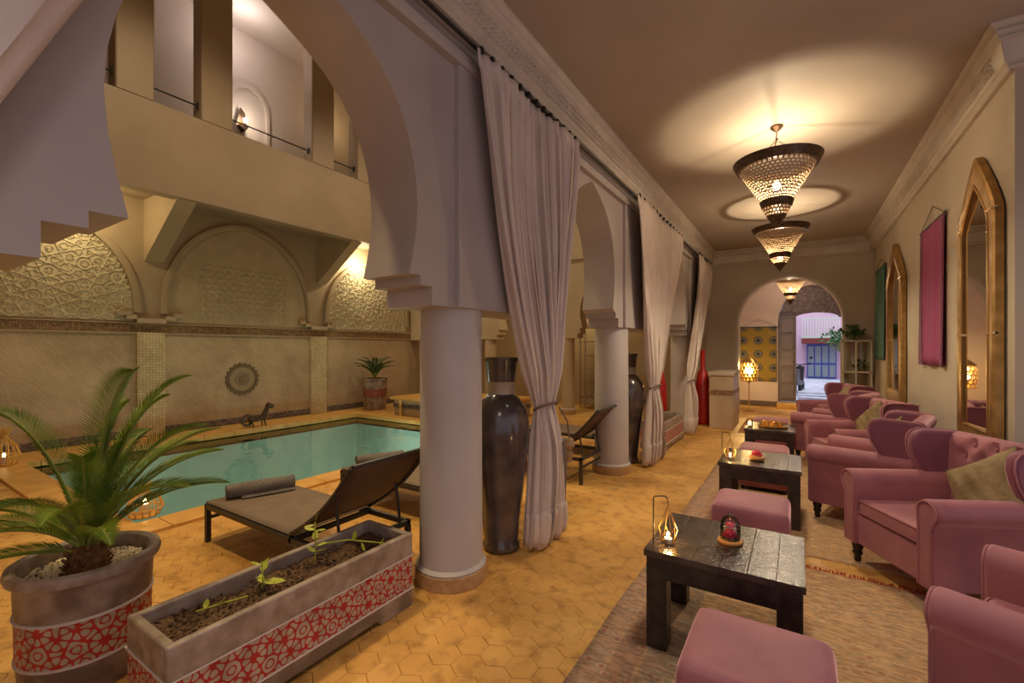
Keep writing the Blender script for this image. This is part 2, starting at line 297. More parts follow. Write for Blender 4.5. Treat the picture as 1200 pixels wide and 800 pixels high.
# ------------------------------------------------------------------ mesh builder
class MB:
    def __init__(s): s.v = []; s.f = []
    def add(s, vs, fs):
        k = len(s.v); s.v += [tuple(p) for p in vs]; s.f += [tuple(i+k for i in q) for q in fs]; return s
    def box(s, x0, x1, y0, y1, z0, z1):
        return s.add([(x0,y0,z0),(x1,y0,z0),(x1,y1,z0),(x0,y1,z0),(x0,y0,z1),(x1,y0,z1),(x1,y1,z1),(x0,y1,z1)],
                     [(0,3,2,1),(4,5,6,7),(0,1,5,4),(1,2,6,5),(2,3,7,6),(3,0,4,7)])
    def prism(s, poly, axis, a, b):
        """poly: 2D list; axis 'x': (y,z), 'y': (x,z), 'z': (x,y)"""
        def p3(p, t):
            return {'x': (t, p[0], p[1]), 'y': (p[0], t, p[1]), 'z': (p[0], p[1], t)}[axis]
        n = len(poly); vs = [p3(p, a) for p in poly]+[p3(p, b) for p in poly]
        return s.add(vs, [tuple(range(n)), tuple(range(2*n-1, n-1, -1))]+[(i, i+n, (i+1) % n+n, (i+1) % n) for i in range(n)])
    def lathe(s, prof, c=(0, 0), n=24, cap=True, sx=1, sy=1):
        vs = []; fs = []; m = len(prof)
        for r, z in prof:
            for i in range(n):
                a = 2*PI*i/n; vs.append((c[0]+sx*r*cos(a), c[1]+sy*r*sin(a), z))
        for j in range(m-1):
            for i in range(n):
                k = (i+1) % n; fs.append((j*n+i, j*n+k, (j+1)*n+k, (j+1)*n+i))
        if cap: fs += [tuple(range(n-1, -1, -1)), tuple(range((m-1)*n, m*n))]
        return s.add(vs, fs)
    def tube(s, pts, r, n=8, closed=False, taper=None):
        pts = [Vector(p) for p in pts]; m = len(pts); vs = []; fs = []; up = None
        for i, p in enumerate(pts):
            if closed: t = pts[(i+1) % m]-pts[i-1]
            else: t = pts[min(i+1, m-1)]-pts[max(i-1, 0)]
            if t.length < 1e-9: t = Vector((0, 0, 1))
            t.normalize()
            if up is None: up = Vector((0, 0, 1)) if abs(t.z) < .9 else Vector((1, 0, 0))
            a = t.cross(up)
            if a.length < 1e-6: a = t.orthogonal()
            a.normalize(); b = a.cross(t).normalized(); up = b
            rr = r if taper is None else r*taper[i]
            for k in range(n):
                g = 2*PI*k/n; vs.append(p+a*rr*cos(g)+b*rr*sin(g))
        for i in range(m if closed else m-1):
            j = (i+1) % m
            for k in range(n):
                q = (k+1) % n; fs.append((i*n+k, i*n+q, j*n+q, j*n+k))
        if not closed: fs += [tuple(range(n-1, -1, -1)), tuple(range((m-1)*n, m*n))]
        return s.add(vs, fs)
    def ball(s, c, r, n=12, sz=(1, 1, 1)):
        prof = []; m = max(4, n//2)
        vs = [(c[0], c[1], c[2]-r*sz[2])]; fs = []
        for j in range(1, m):
            a = -PI/2+PI*j/m
            for i in range(n):
                g = 2*PI*i/n; vs.append((c[0]+r*sz[0]*cos(a)*cos(g), c[1]+r*sz[1]*cos(a)*sin(g), c[2]+r*sz[2]*sin(a)))
        vs.append((c[0], c[1], c[2]+r*sz[2])); L = len(vs)-1
        for i in range(n): fs.append((0, 1+(i+1) % n, 1+i)); fs.append((L, L-n+i, L-n+(i+1) % n))
        for j in range(m-2):
            for i in range(n):
                k = (i+1) % n; fs.append((1+j*n+i, 1+j*n+k, 1+(j+1)*n+k, 1+(j+1)*n+i))
        return s.add(vs, fs)
    def grid(s, fn, nu, nv, closed_u=False):
        vs = [fn(i/(nu if closed_u else nu-1), j/(nv-1)) for j in range(nv) for i in range(nu)]
        fs = []
        for j in range(nv-1):
            for i in range(nu if closed_u else nu-1):
                k = (i+1) % nu; fs.append((j*nu+i, j*nu+k, (j+1)*nu+k, (j+1)*nu+i))
        return s.add(vs, fs)
    def xf(s, M): s.v = [tuple(M @ Vector(p)) for p in s.v]; return s
    def mesh(s, name, m, smooth=40):
        me = bpy.data.meshes.new(name); me.from_pydata(s.v, [], s.f); me.materials.append(m)
        bm = bmesh.new(); bm.from_mesh(me); bmesh.ops.recalc_face_normals(bm, faces=bm.faces); bm.to_mesh(me); bm.free()
        if smooth:
            me.shade_smooth()
            try: me.set_sharp_from_angle(angle=math.radians(smooth))
            except Exception: pass
        return me
    def build(s, name, m, parent=None, bevel=0, seg=2, smooth=40, sub=0, origin=None):
        if origin is not None:
            ox, oy, oz = origin; s.v = [(x-ox, y-oy, z-oz) for x, y, z in s.v]
        o = bpy.data.objects.new(name, s.mesh(name, m, smooth)); C.objects.link(o)
        if origin is not None: o.location = origin
        if parent is not None:
            o.parent = parent
        if bevel:
            b = o.modifiers.new('bevel', 'BEVEL'); b.width = bevel; b.segments = seg; b.limit_method = 'ANGLE'; b.angle_limit = math.radians(35)
        if sub:
            b = o.modifiers.new('sub', 'SUBSURF'); b.levels = sub; b.render_levels = sub
        return o
def box(*a): return MB().box(*a)
def tag(o, label=None, cat=None, group=None, kind=None):
    if label: o['label'] = label
    if cat: o['category'] = cat
    if group: o['group'] = group
    if kind: o['kind'] = kind
    return o
def thing(name, loc, label, cat, group=None, rz=0):
    o = bpy.data.objects.new(name, None); C.objects.link(o); o.location = loc; o.rotation_euler = (0, 0, rz); o.empty_display_size = .1
    return tag(o, label, cat, group)
def struct(o): o['kind'] = 'structure'; return o
def copy_tree(o, parent=None):
    c = o.copy(); C.objects.link(c)
    if parent is not None: c.parent = parent
    for ch in list(o.children): copy_tree(ch, c)
    return c

# ------------------------------------------------------------------ floor with hexagonal terracotta tiles
PX0, PX1, PY0, PY1 = -8.2, -4.55, 1.4, 6.45          # pool
fl = MB()
fl.box(-9.4, PX0, -2.6, 11.2, -.2, -.008).box(PX1, 4, -3.2, 13.3, -.2, -.008).box(PX0, PX1, -2.6, PY0, -.2, -.008).box(PX0, PX1, PY1, 11.2, -.2, -.008)
floor = struct(fl.build('floor', GROUT))
HX = .082
def hexmb(mb, cx, cy, rot=0, s=1.0, dz=0):
    o = []; 
    for rr, z in ((HX*.992*s, -.0078), (HX*.985*s, -.002+dz), (HX*.95*s, 0+dz)):
        for k in range(6):
            a = PI/6+k*PI/3+rot; o.append((cx+rr*cos(a), cy+rr*sin(a), z))
    f = [(12, 13, 14, 15, 16, 17)]
    for j in range(2):
        for k in range(6): q = (k+1) % 6; f.append((j*6+k, j*6+q, (j+1)*6+q, (j+1)*6+k))
    mb.add(o, f)
cells = []
dx = HX*math.sqrt(3)*.995; dy = HX*1.5
for j in range(-6, 110):
    for i in range(-60, 16):
        x = i*dx+(j % 2)*dx/2; y = j*dy-.6
        if x < -9.05 or x > 1.13 or y < -1.2 or y > 12.8: continue
        if PX0-.30 < x < PX1+.36 and PY0-.36 < y < PY1+.3: continue
        if x < -2.0 and y > 8.9: continue
        d = -x*sin(YAW)+y*cos(YAW)
        if d < .7: continue
        px = 600+F_PX*(x*cos(YAW)+y*sin(YAW))/d
        if px < -80 or px > 1290: continue
        vis = 408.3+F_PX*1.45/d < 830 and not (x > -.8 and .6 < y < 7.4) and not (-2.3 < x < -1.75 and .6 < y < 1.9) and not (x < -1.9 and y < 1.0 and x > -3.1) and 0 < px < 1100
        cells.append((d if vis else d+100, x, y))
cells.sort()
h0 = MB(); hexmb(h0, 0, 0); hme = h0.mesh('tile', TILE, 0)
for k, (d, x, y) in enumerate(cells[:290]):
    o = bpy.data.objects.new('tile', hme); o.location = (x, y, random.uniform(-.0008, .0008)); o.rotation_euler = (random.uniform(-.008, .008), random.uniform(-.008, .008), random.choice((0, 1, 2))*PI/3)
    C.objects.link(o); o.parent = floor
hb = MB()
for d, x, y in cells[290:]: hexmb(hb, x, y, 0, 1, random.uniform(-.001, .001))
tag(hb.build('tile_field', TILE, floor, smooth=0), kind='stuff')

# ------------------------------------------------------------------ arcade wall (left of the lounge)
XF, XB = -1.69, -2.05
ARCH = [(.575, 1.84), (.600, 1.95), (.622, 2.07), (.632, 2.20), (.625, 2.32), (.603, 2.44), (.565, 2.56), (.51, 2.67), (.43, 2.775), (.33, 2.865), (.21, 2.94), (.10, 2.995), (0, 3.04)]
def arch_curve(c, dz=0, k=1): return [(c-x*k, z+dz) for x, z in ARCH]+[(c+x*k, z+dz) for x, z in reversed(ARCH[:-1])]
bot = [(-3.2, 1.69), (.323, 1.69), (.323, 1.79), (.418, 1.79), (.418, 1.84)]
bot += arch_curve(1.083)
bot += [(1.74, 1.84), (1.74, 1.79), (1.828, 1.79), (1.828, 1.69), (3.34, 1.69), (3.34, 1.79), (3.43, 1.79), (3.43, 1.84)]
bot += arch_curve(4.10, .045)
bot += [(4.765, 1.84), (4.765, 1.79), (4.85, 1.79), (4.85, 1.69), (7.02, 1.69), (7.02, 1.79), (7.11, 1.79), (7.11, 1.84)]
bot += arch_curve(7.78, .04)
bot += [(8.44, 1.84), (8.44, 1.79), (8.53, 1.79), (8.53, 1.69), (10.85, 1.69)]
poly = bot+[(10.85, 3.62), (-3.2, 3.62)]
wl = struct(MB().prism(poly, 'x', XF, XB).build('wall_left', PLASTER, smooth=25))
# mouldings on the lounge face: pilasters, picture rail, dark curtain pocket
for a, b in ((2.02, 2.62), (5.0, 5.62), (8.7, 9.3), (-.62, -.02)):
    MB().box(XF-.01, XF+.035, a, b, 1.69, 3.12).build('pilaster_strip', PLASTER, wl, bevel=.006)
MB().prism([(XF-.01, 3.10), (XF+.05, 3.10), (XF+.06, 3.13), (XF+.04, 3.15), (XF+.05, 3.17), (XF+.03, 3.20), (XF-.01, 3.20)], 'y', -3.2, 10.85).build('picture_rail', PLASTER, wl)
def cornice_profile(k=1): # (out, z)
    return [(0, 3.27), (.04, 3.27), (.06, 3.283), (.06, 3.295), (.045, 3.303), (.075, 3.318), (.075, 3.33), (.10, 3.46), (.125, 3.468), (.125, 3.482), (.108, 3.49), (.145, 3.512), (.145, 3.526), (.128, 3.534), (.165, 3.552), (.18, 3.562), (.18, 3.585), (0, 3.585)]
t1 = struct(MB().prism([(XF+.005+o*.62+(.055 if o > 0 else 0), z) for o, z in cornice_profile()], 'y', -3.2, 10.85).build('trim_1', CORN, smooth=0))
def fret(y0, y1, xa, za, xb, zb, step, name, parent, along='y', fixed=0):
    """carved band: little proud lozenges along the cornice slope, alternating two rows, one joined relief"""
    m = MB(); n = int((y1-y0)/step)
    dirv = Vector((xb-xa, 0, zb-za)); L = dirv.length; dirv.normalize(); nrm = Vector((dirv.z, 0, -dirv.x))
    if xb < xa: nrm = -nrm
    if nrm.z > 0: nrm = -nrm
    for i in range(n):
        for r_ in range(3):
            t = (r_+.5)/3*L; y = y0+(i+.5+.5*(r_ % 2))*step; h = step*.44; q = L/6*.9
            c = Vector((xa, y, za))+dirv*t
            ps = [c+Vector((0, -h, 0)), c+dirv*q, c+Vector((0, h, 0)), c-dirv*q]
            top = [c+(p-c)*.45+nrm*.016 for p in ps]
            if along == 'x':
                ps = [Vector((p.y, fixed-(p.x), p.z)) for p in ps]; top = [Vector((p.y, fixed-(p.x), p.z)) for p in top]
            m.add(ps+top, [(4, 5, 6, 7), (0, 1, 5, 4), (1, 2, 6, 5), (2, 3, 7, 6), (3, 0, 4, 7)])
    return tag(m.build(name, CORN, parent, smooth=0), kind='stuff')
fret(.3, 10.6, XF+.06+.075*.62, 3.335, XF+.06+.10*.62, 3.455, .045, 'carved_fret', t1)
# curtain track
MB().tube([(-1.60, -1.6, 3.225), (-1.60, 10.6, 3.225)], .012, 8).build('curtain_track', IRON, wl)

# ------------------------------------------------------------------ columns
def column(y, label, x=-1.87, z1=1.69, r=.20, mat_=None, group='plastered columns of the arcade'):
    t = thing('column', (x, y, 0), label, 'column', group)
    MB().lathe([(r+.002, .10), (r*1.0, .14), (r*.985, .9), (r*.97, z1)], n=40).build('shaft', mat_ or SHAFT, t)
    MB().lathe([(r+.028, 0), (r+.028, .085)], n=32).build('tile_ring', RING, t, bevel=.004)
    MB().lathe([(r+.020, .085), (r+.024, .098), (r+.004, .115), (r, .115)], n=32).build('collar', SHAFT, t)
    return t
column(2.20, 'thick round column nearest the camera, between planter and tall jar')
column(5.12, 'round column in mid distance, between the first and second curtains')
column(8.92, 'farthest round column, half hidden between the second and third curtains')
column(-.05, 'round column at the left edge, beside the camera')

# ------------------------------------------------------------------ right wall, end wall, ceiling, vestibule
XR = 1.216; YR = 4.30
wr = struct(MB().box(XR, XR+.3, YR, 10.85, 0, 3.6).box(XR+.3, 4.0, YR, YR+.3, 0, 3.6).build('wall_right', PLASTER_R))
profR = [(o*.87, z+.03-(z-3.27)*.08) for o, z in cornice_profile()]
def mitred(name, mat_, pts_a, pts_b):
    n = len(pts_a); return MB().add(pts_a+pts_b, [tuple(range(n)), tuple(range(2*n-1, n-1, -1))]+[(i, i+n, (i+1) % n+n, (i+1) % n) for i in range(n)]).build(name, mat_, smooth=0)
t2 = struct(mitred('trim_2', CORN, [(XR+.003-o, YR-o, z) for o, z in profR], [(XR+.003-o, 10.85, z) for o, z in profR]))
fret(YR+.1, 10.6, XR-.075*.87, 3.36, XR-.10*.87, 3.48, .045, 'carved_fret', t2)
t3 = struct(mitred('trim_3', CORN, [(XR-o, YR+.003-o, z) for o, z in profR], [(4.0, YR+.003-o, z) for o, z in profR]))
t4 = struct(MB().prism([(10.85-o, z) for o, z in cornice_profile()], 'x', XF, XR).build('trim_4', CORN, smooth=0))
ceil = struct(MB().box(XF-.1, 4, -3.2, 13.1, 3.58, 3.75).build('ceiling', CEIL))
EA, EB, EZ = -1.09, .75, 1.98      # end arch
r_ = (EB-EA)/2; ec = (EA+EB)/2
arcp = [(EA, 0)]+[(ec-r_*cos(a), EZ+r_*1.03*sin(a)) for a in [PI*k/28 for k in range(29)]]+[(EB, 0)]
we = struct(MB().prism([(-2.05, 0)]+arcp+[(XR+.3, 0), (XR+.3, 3.62), (-2.05, 3.62)], 'y', 10.85, 11.15).build('wall_end', PLASTER_R, smooth=25))
# thin raised rim round the end arch
rim = MB()
for k in range(28):
    a, b = PI*k/28, PI*(k+1)/28
    p = [(ec-(r_+q)*cos(t), EZ+(r_+q)*1.03*sin(t)) for q, t in ((0, a), (.05, a), (.05, b), (0, b))]
    rim.prism(p, 'y', 10.825, 10.86)
rim.box(EA-.05, EA, 10.825, 10.86, 0, EZ).box(EB, EB+.05, 10.825, 10.86, 0, EZ)
rim.build('arch_rim', CORN, we)
# vestibule behind
VEST = mat('vestibule_pink_plaster', (.58, .47, .47), .6, (.64, .52, .52), 2, .1, 15)
VY = 13.0
DA, DB = -.41, 1.02
dz0, dzc = 2.30, 2.10
rr_ = (DB-DA)/2; dc = (DA+DB)/2
darch = [(DA, .10)]+[(dc-rr_*cos(a), dzc+rr_*1.25*sin(a)) for a in [PI*k/24 for k in range(25)]]+[(DB, .10)]
wv = struct(MB().prism([(-2.2, 0), (DA, 0)]+darch+[(DB, 0), (2.0, 0), (2.0, 3.62), (-2.2, 3.62)], 'y', VY, VY+.35).build('wall_vestibule', VEST, smooth=25))
struct(MB().box(-2.4, -2.2, 11.15, 13.35, 0, 3.62).build('wall_vestibule', VEST)); struct(MB().box(1.8, 2.0, 11.15, 13.0, 0, 3.62).build('wall_vestibule', VEST))
struct(MB().box(-2.2, DA, VY-.03, VY, 0, .12).build('baseboard_end', LINTEL))
# carved tympanum filling the upper door arch + door leaf + steps
ty = [(DA+.02, 2.2)]+[(dc-(rr_-.02)*cos(a), dzc+.02+(rr_-.02)*1.25*sin(a)) for a in [PI*k/24 for k in range(1, 24)]]+[(DB-.02, 2.2)]+[(dc+.45*cos(a)+.08, 2.2+.13*sin(a)) for a in [PI*k/12 for k in range(0, 13)]]
struct(MB().prism(ty, 'y', VY+.12, VY+.2).build('door_1', CARVEDST, smooth=0))
struct(MB().prism([(DA, .13), (DA+.05, .13), (DA+.05, 2.4), (DA, 2.4)], 'y', VY+.08, VY+.25).build('trim_5', GREYDOOR))
dl = struct(MB().box(0, .36, 0, .05, 0, 2.12).build('door_2', GREYDOOR)); dl.location = (DA+.02, VY+.03, .14)
for k in range(5):
    MB().box(.05, .31, -.03, .0, .06+k*.41, .41+k*.41).build('panel', GREYDOOR_L, dl, bevel=.02)
tag(MB().box(DA-.02, 1.0, VY-.42, VY-.004, 0, .12).build('step', STEPW, bevel=.01), 'ochre tiled doorstep under the grey door leaf', 'step')
# alley
struct(MB().prism([(13.38, 0), (13.38, .10), (15.2, .14), (19.2, .42), (19.2, 0)], 'x', -2, 3).build('ground', PAVE))
for k in range(3):
    tag(MB().box(0.0, 1.5, 14.1+k*.35, 14.45+k*.35, .1, .16+k*.04).build('alley_step', PAVE, bevel=.01), ['lowest pale stone step outside the open door', 'middle pale stone step outside the open door', 'top pale stone step outside the open door'][k], 'step', 'steps in the alley')
aw = tag(MB().box(-2, 3, 19.0, 19.2, 0, 5).build('alley_house', PINKWALL), 'pink house front across the alley beyond the doorway', 'building')
bd = tag(MB().box(.28, 1.12, 18.9, 19.0, .42, 1.62).build('blue_door', BLUEDOOR), 'blue double door across the alley under the maroon canopy', 'door')
for i in range(4):
    for j in range(2):
        MB().box(.31+i*.205, .31+i*.205+.165, 18.88, 18.905, .47+j*.48, .88+j*.66).build('pane', BLUEPANE, bd)
tag(MB().box(.12, 1.4, 18.55, 19.0, 1.62, 1.80).build('canopy', MAROON, bevel=.01), 'maroon canopy beam over the blue door', 'canopy')
bl = thing('balcony', (0, 18.6, 1.85), 'pale green railed balcony above the maroon canopy', 'balcony')
MB().box(.12, 1.5, 0, .4, -.04, .03).build('slab', BALC, bl); MB().box(.12, 1.5, 0, .03, .62, .66).build('rail', BALC, bl)
for i in range(18): MB().box(.13+i*.08, .15+i*.08, .0, .02, .02, .63).build('baluster', BALC, bl)
sc = thing('scooter', (-.02, 15.6, .16), 'dark parked scooter half hidden behind the grey door leaf', 'scooter', rz=1.35)
MB().tube([(.18*cos(a)+.5, 0, .18+.18*sin(a)) for a in [2*PI*k/14 for k in range(14)]], .05, 8, True).build('wheel', BLACKP, sc)
MB().tube([(.18*cos(a)-.4, 0, .18+.18*sin(a)) for a in [2*PI*k/14 for k in range(14)]], .05, 8, True).build('wheel', BLACKP, sc)
MB().prism([(-.55, .3), (-.1, .22), (.25, .22), (.4, .75), (.33, .78), (.15, .34), (-.1, .40), (-.15, .70), (-.6, .68)], 'y', -.12, .12).build('body', BLACKP, sc, bevel=.03)
MB().tube([(.36, -.28, .85), (.34, 0, .80), (.36, .28, .85)], .018, 6).tube([(.48, 0, .2), (.36, 0, .8)], .025, 6).build('handlebar', BLACKP, sc)
MB().tube([(.36, -.24, .85), (.37, -.27, .98)], .006, 5).ball((.37, -.28, 1.02), .05, 8, (.4, 1, .8)).build('side_mirror', BLACKP, sc)

def leafy(name, loc, label, n, R, h, matx, seed=1, lw=.03, ll=.07, cat='plant', stem=True, pot=None):
    rnd = random.Random(seed); t = thing(name, loc, label, cat)
    m = MB(); st = MB()
    for k in range(n):
        a = rnd.uniform(0, 2*PI); e = rnd.uniform(.2, 1.3); q = rnd.uniform(.3, 1)
        p = Vector((R*q*cos(a)*cos(e)*1.2, R*q*sin(a)*cos(e)*1.2, h*(.25+.75*q*sin(e))))
        if stem: st.tube([(0, 0, .0), p*.5+Vector((0, 0, .02)), p], .003, 4)
        for _ in range(3):
            d = Vector((rnd.uniform(-1, 1), rnd.uniform(-1, 1), rnd.uniform(-.6, .8))).normalized(); s_ = d.orthogonal().normalized()
            tip = p+d*ll; mid = p+d*ll*.5
            m.add([p, mid+s_*lw/2+Vector((0, 0, .004)), tip, mid-s_*lw/2+Vector((0, 0, .004)), mid-Vector((0, 0, .004))], [(0, 1, 2, 4), (0, 4, 2, 3), (0, 3, 2, 1)])
    m.build('foliage', matx, t, smooth=0)
    if stem: st.build('stem', RACHIS, t)
    if pot: pot(t)
    return t
leafy('alley_tree', (1.05, 16.2, 1.35), 'leafy branch hanging into the doorway view from the right', 70, .5, .7, LEAFG, 4, .07, .13, 'tree')
tk = C.objects[-1]
MB().tube([(.45, 0, -1.2), (.4, 0, -.3), (.1, 0, .1)], .035, 7).build('trunk', TRUNK, [o for o in C.objects if o.name == 'alley_tree'][0])

# mustard textile on the vestibule wall
def hanging(name, label, mat_, p0, p1, ztop, zbot, axis, off, knot, fold=.012, border=None):
    """cloth hanging on a rod; axis 'x' (on an end wall) or 'y' (on the right wall)"""
    t = thing(name, (0, 0, 0), label, 'textile')
    L = abs(p1-p0)
    def P(s_, z, o): return (p0+(p1-p0)*s_, off-o, z) if axis == 'x' else (off-o, p0+(p1-p0)*s_, z)
    t.location = P(.5, zbot, 0); ox, oy, oz = t.location
    def sh(mb): mb.v = [(x-ox, y-oy, z-oz) for x, y, z in mb.v]; return mb
    def fn(o_): return lambda u, v: P(u, ztop+(zbot-ztop)*v, o_+fold*(1+sin(u*13+v*1.5)*(.3+v)))
    m = MB().grid(fn(.012), 26, 16); o = sh(m).build('cloth', mat_, t); md = o.modifiers.new('s', 'SOLIDIFY'); md.thickness = .006
    if border:
        for a, b in ((0, .12), (.88, 1)):
            mm = MB().grid(lambda u, v: P(a+(b-a)*u, ztop+(zbot-ztop)*v, .016+fold*(1+sin((a+(b-a)*u)*13+v*1.5)*(.3+v))), 6, 16)
            sh(mm).build('border_strip', border, t)
    sh(MB().tube([P(-.04, ztop+.005, .02), P(1.04, ztop+.005, .02)], .010, 8)).build('rod', IRON, t)
    sh(MB().tube([P(0, ztop+.01, .02), P(.5, knot, .012), P(1, ztop+.01, .02)], .004, 5)).build('cord', ROPE, t)
    return t
hanging('wall_hanging', 'mustard textile with dark round medallions seen through the end archway', MUST, -1.25, -.44, 1.99, .62, 'x', VY-.005, 2.2)
hanging('wall_hanging', 'magenta purple embroidered textile hanging between the two tall mirrors', PURPLE, 6.85, 5.88, 2.76, 1.27, 'y', XR-.003, 2.95, border=PURPLE_B)
hanging('wall_hanging', 'narrow teal green textile hanging beyond the far mirror', TEAL, 10.35, 9.35, 2.82, 1.26, 'y', XR-.003, 2.98)

# ------------------------------------------------------------------ tall pointed mirrors
def tall_mirror(y0, y1, zb, zs, zp, label, tilt=0):
    t = thing('pointed_mirror', (XR-.01, (y0+y1)/2, zb), label, 'mirror', 'tall pointed brass mirrors')
    yc = (y0+y1)/2; hw = (y1-y0)/2
    def outline(k, z0, zs_, zp_):
        pts = [(-hw*k, z0), (-hw*k, zs_)]
        for q in range(1, 9):
            a = q/9; pts.append((-hw*k*(1-a**1.22), zs_+(zp_-zs_)*(a**.97)))
        pts.append((0, zp_)); pts += [(-x, z) for x, z in reversed(pts[:-1])]
        return pts
    ou = outline(1, 0, zs-zb, zp-zb); inn = outline(.72, .18, zs-zb-.06, zp-zb-.22); n = len(ou)
    vs = []; prof = [(ou, 0, 0), (ou, .075, 0), (ou, .09, .03), (inn, .085, 0), (inn, .03, 0)]
    def lerp(a, b, t_): return tuple(a[i]*(1-t_)+b[i]*t_ for i in range(2))
    rings = [[(0, *p) for p in ou], [(-.045, *p) for p in ou], [(-.058, *lerp(p, q, .12)) for p, q in zip(ou, inn)], [(-.052, *lerp(p, q, .9)) for p, q in zip(ou, inn)], [(-.042, *q) for q in inn], [(-.005, *q) for q in inn]]
    fs = []
    for r0 in range(len(rings)-1):
        for i in range(n):
            j = (i+1) % n; fs.append((r0*n+i, r0*n+j, (r0+1)*n+j, (r0+1)*n+i))
    MB().add([p for r in rings for p in r], fs).build('frame', GOLDFR, t)
    g = MB().add([(-.025+tilt*p[0], p[0], p[1]) for p in inn]+[(-.002, p[0], p[1]) for p in inn], [tuple(range(n)), tuple(range(2*n-1, n-1, -1))]+[(i, i+n, (i+1) % n+n, (i+1) % n) for i in range(n)])
    g.build('glass', MIRROR, t, smooth=0)
    tr = MB(); tr.tube([(-.054, *lerp(p, q, .97)) for p, q in zip(ou, inn)], .007, 6, True).build('inner_bead', GOLDHI, t)
    for zz in (zs-zb, .9):
        for sgn in (-1, 1): MB().box(-.061, -.03, sgn*hw*.66 if sgn > 0 else -hw*1.0, hw*1.0 if sgn > 0 else -hw*.66, zz-.008, zz+.008).build('joint_strip', GOLDHI, t)
    return t
tall_mirror(4.44, 5.28, .66, 2.44, 2.93, 'large pointed brass framed mirror nearest the camera on the right wall', -.045)
tall_mirror(7.75, 8.95, .68, 2.40, 2.95, 'second pointed brass mirror, between the magenta and teal textiles')

# ------------------------------------------------------------------ pier block and red jars at the end
pb = tag(MB().box(-1.36, -.97, 8.80, 9.75, 0, 1.0).build('plastered_pier', TILEFACE, bevel=.01), 'low square tiled pier left of the end archway with a patterned band', 'pier')
MB().box(-1.365, -.962, 8.79, 9.76, .62, .70).build('tile_band', BLOCKBAND, pb)
MB().box(-1.38, -.95, 8.78, 9.77, .96, 1.03).build('cap', PLASTER_R, pb, bevel=.008)
def jar(name, loc, prof, label, m, cat='jar', band=None, grp=None):
    t = thing(name, loc, label, cat, grp)
    MB().lathe(prof, n=40).build('body', m, t)
    if band: MB().lathe(band, n=40, cap=False).build('neck_band', VASE_N, t)
    return t
redp = [(.10, 0), (.13, .03), (.15, .35), (.13, .75), (.09, .98), (.045, 1.06), (.04, 1.3), (.055, 1.42), (.05, 1.42)]
jar('red_jar', (-1.54, 9.22, 0), redp, 'tall red lacquered jar standing beside the low tiled pier', REDL)
jar('red_jar', (-2.06, 8.0, 0), [(a, b*1.06) for a, b in redp], 'tall red lacquered jar behind the second curtain', REDL)
vp = [(.115, 0), (.135, .02), (.135, .05), (.122, .07), (.14, .25), (.175, .55), (.202, .80), (.205, .92), (.185, 1.02), (.135, 1.09), (.10, 1.12), (.097, 1.15), (.097, 1.20), (.105, 1.215), (.118, 1.35), (.130, 1.372), (.130, 1.385), (.115, 1.385), (.10, 1.30)]
vb = [(.100, 1.115), (.0985, 1.15), (.0985, 1.20), (.106, 1.213)]
jar('floor_jar', (-1.82, 2.70, 0), vp, 'tall glossy dark brown jar right of the nearest column', VASE, band=vb, grp='tall dark jars')
jar('floor_jar', (-1.84, 5.64, 0), vp, 'tall dark jar behind the mid column and second curtain', VASE, band=vb, grp='tall dark jars')

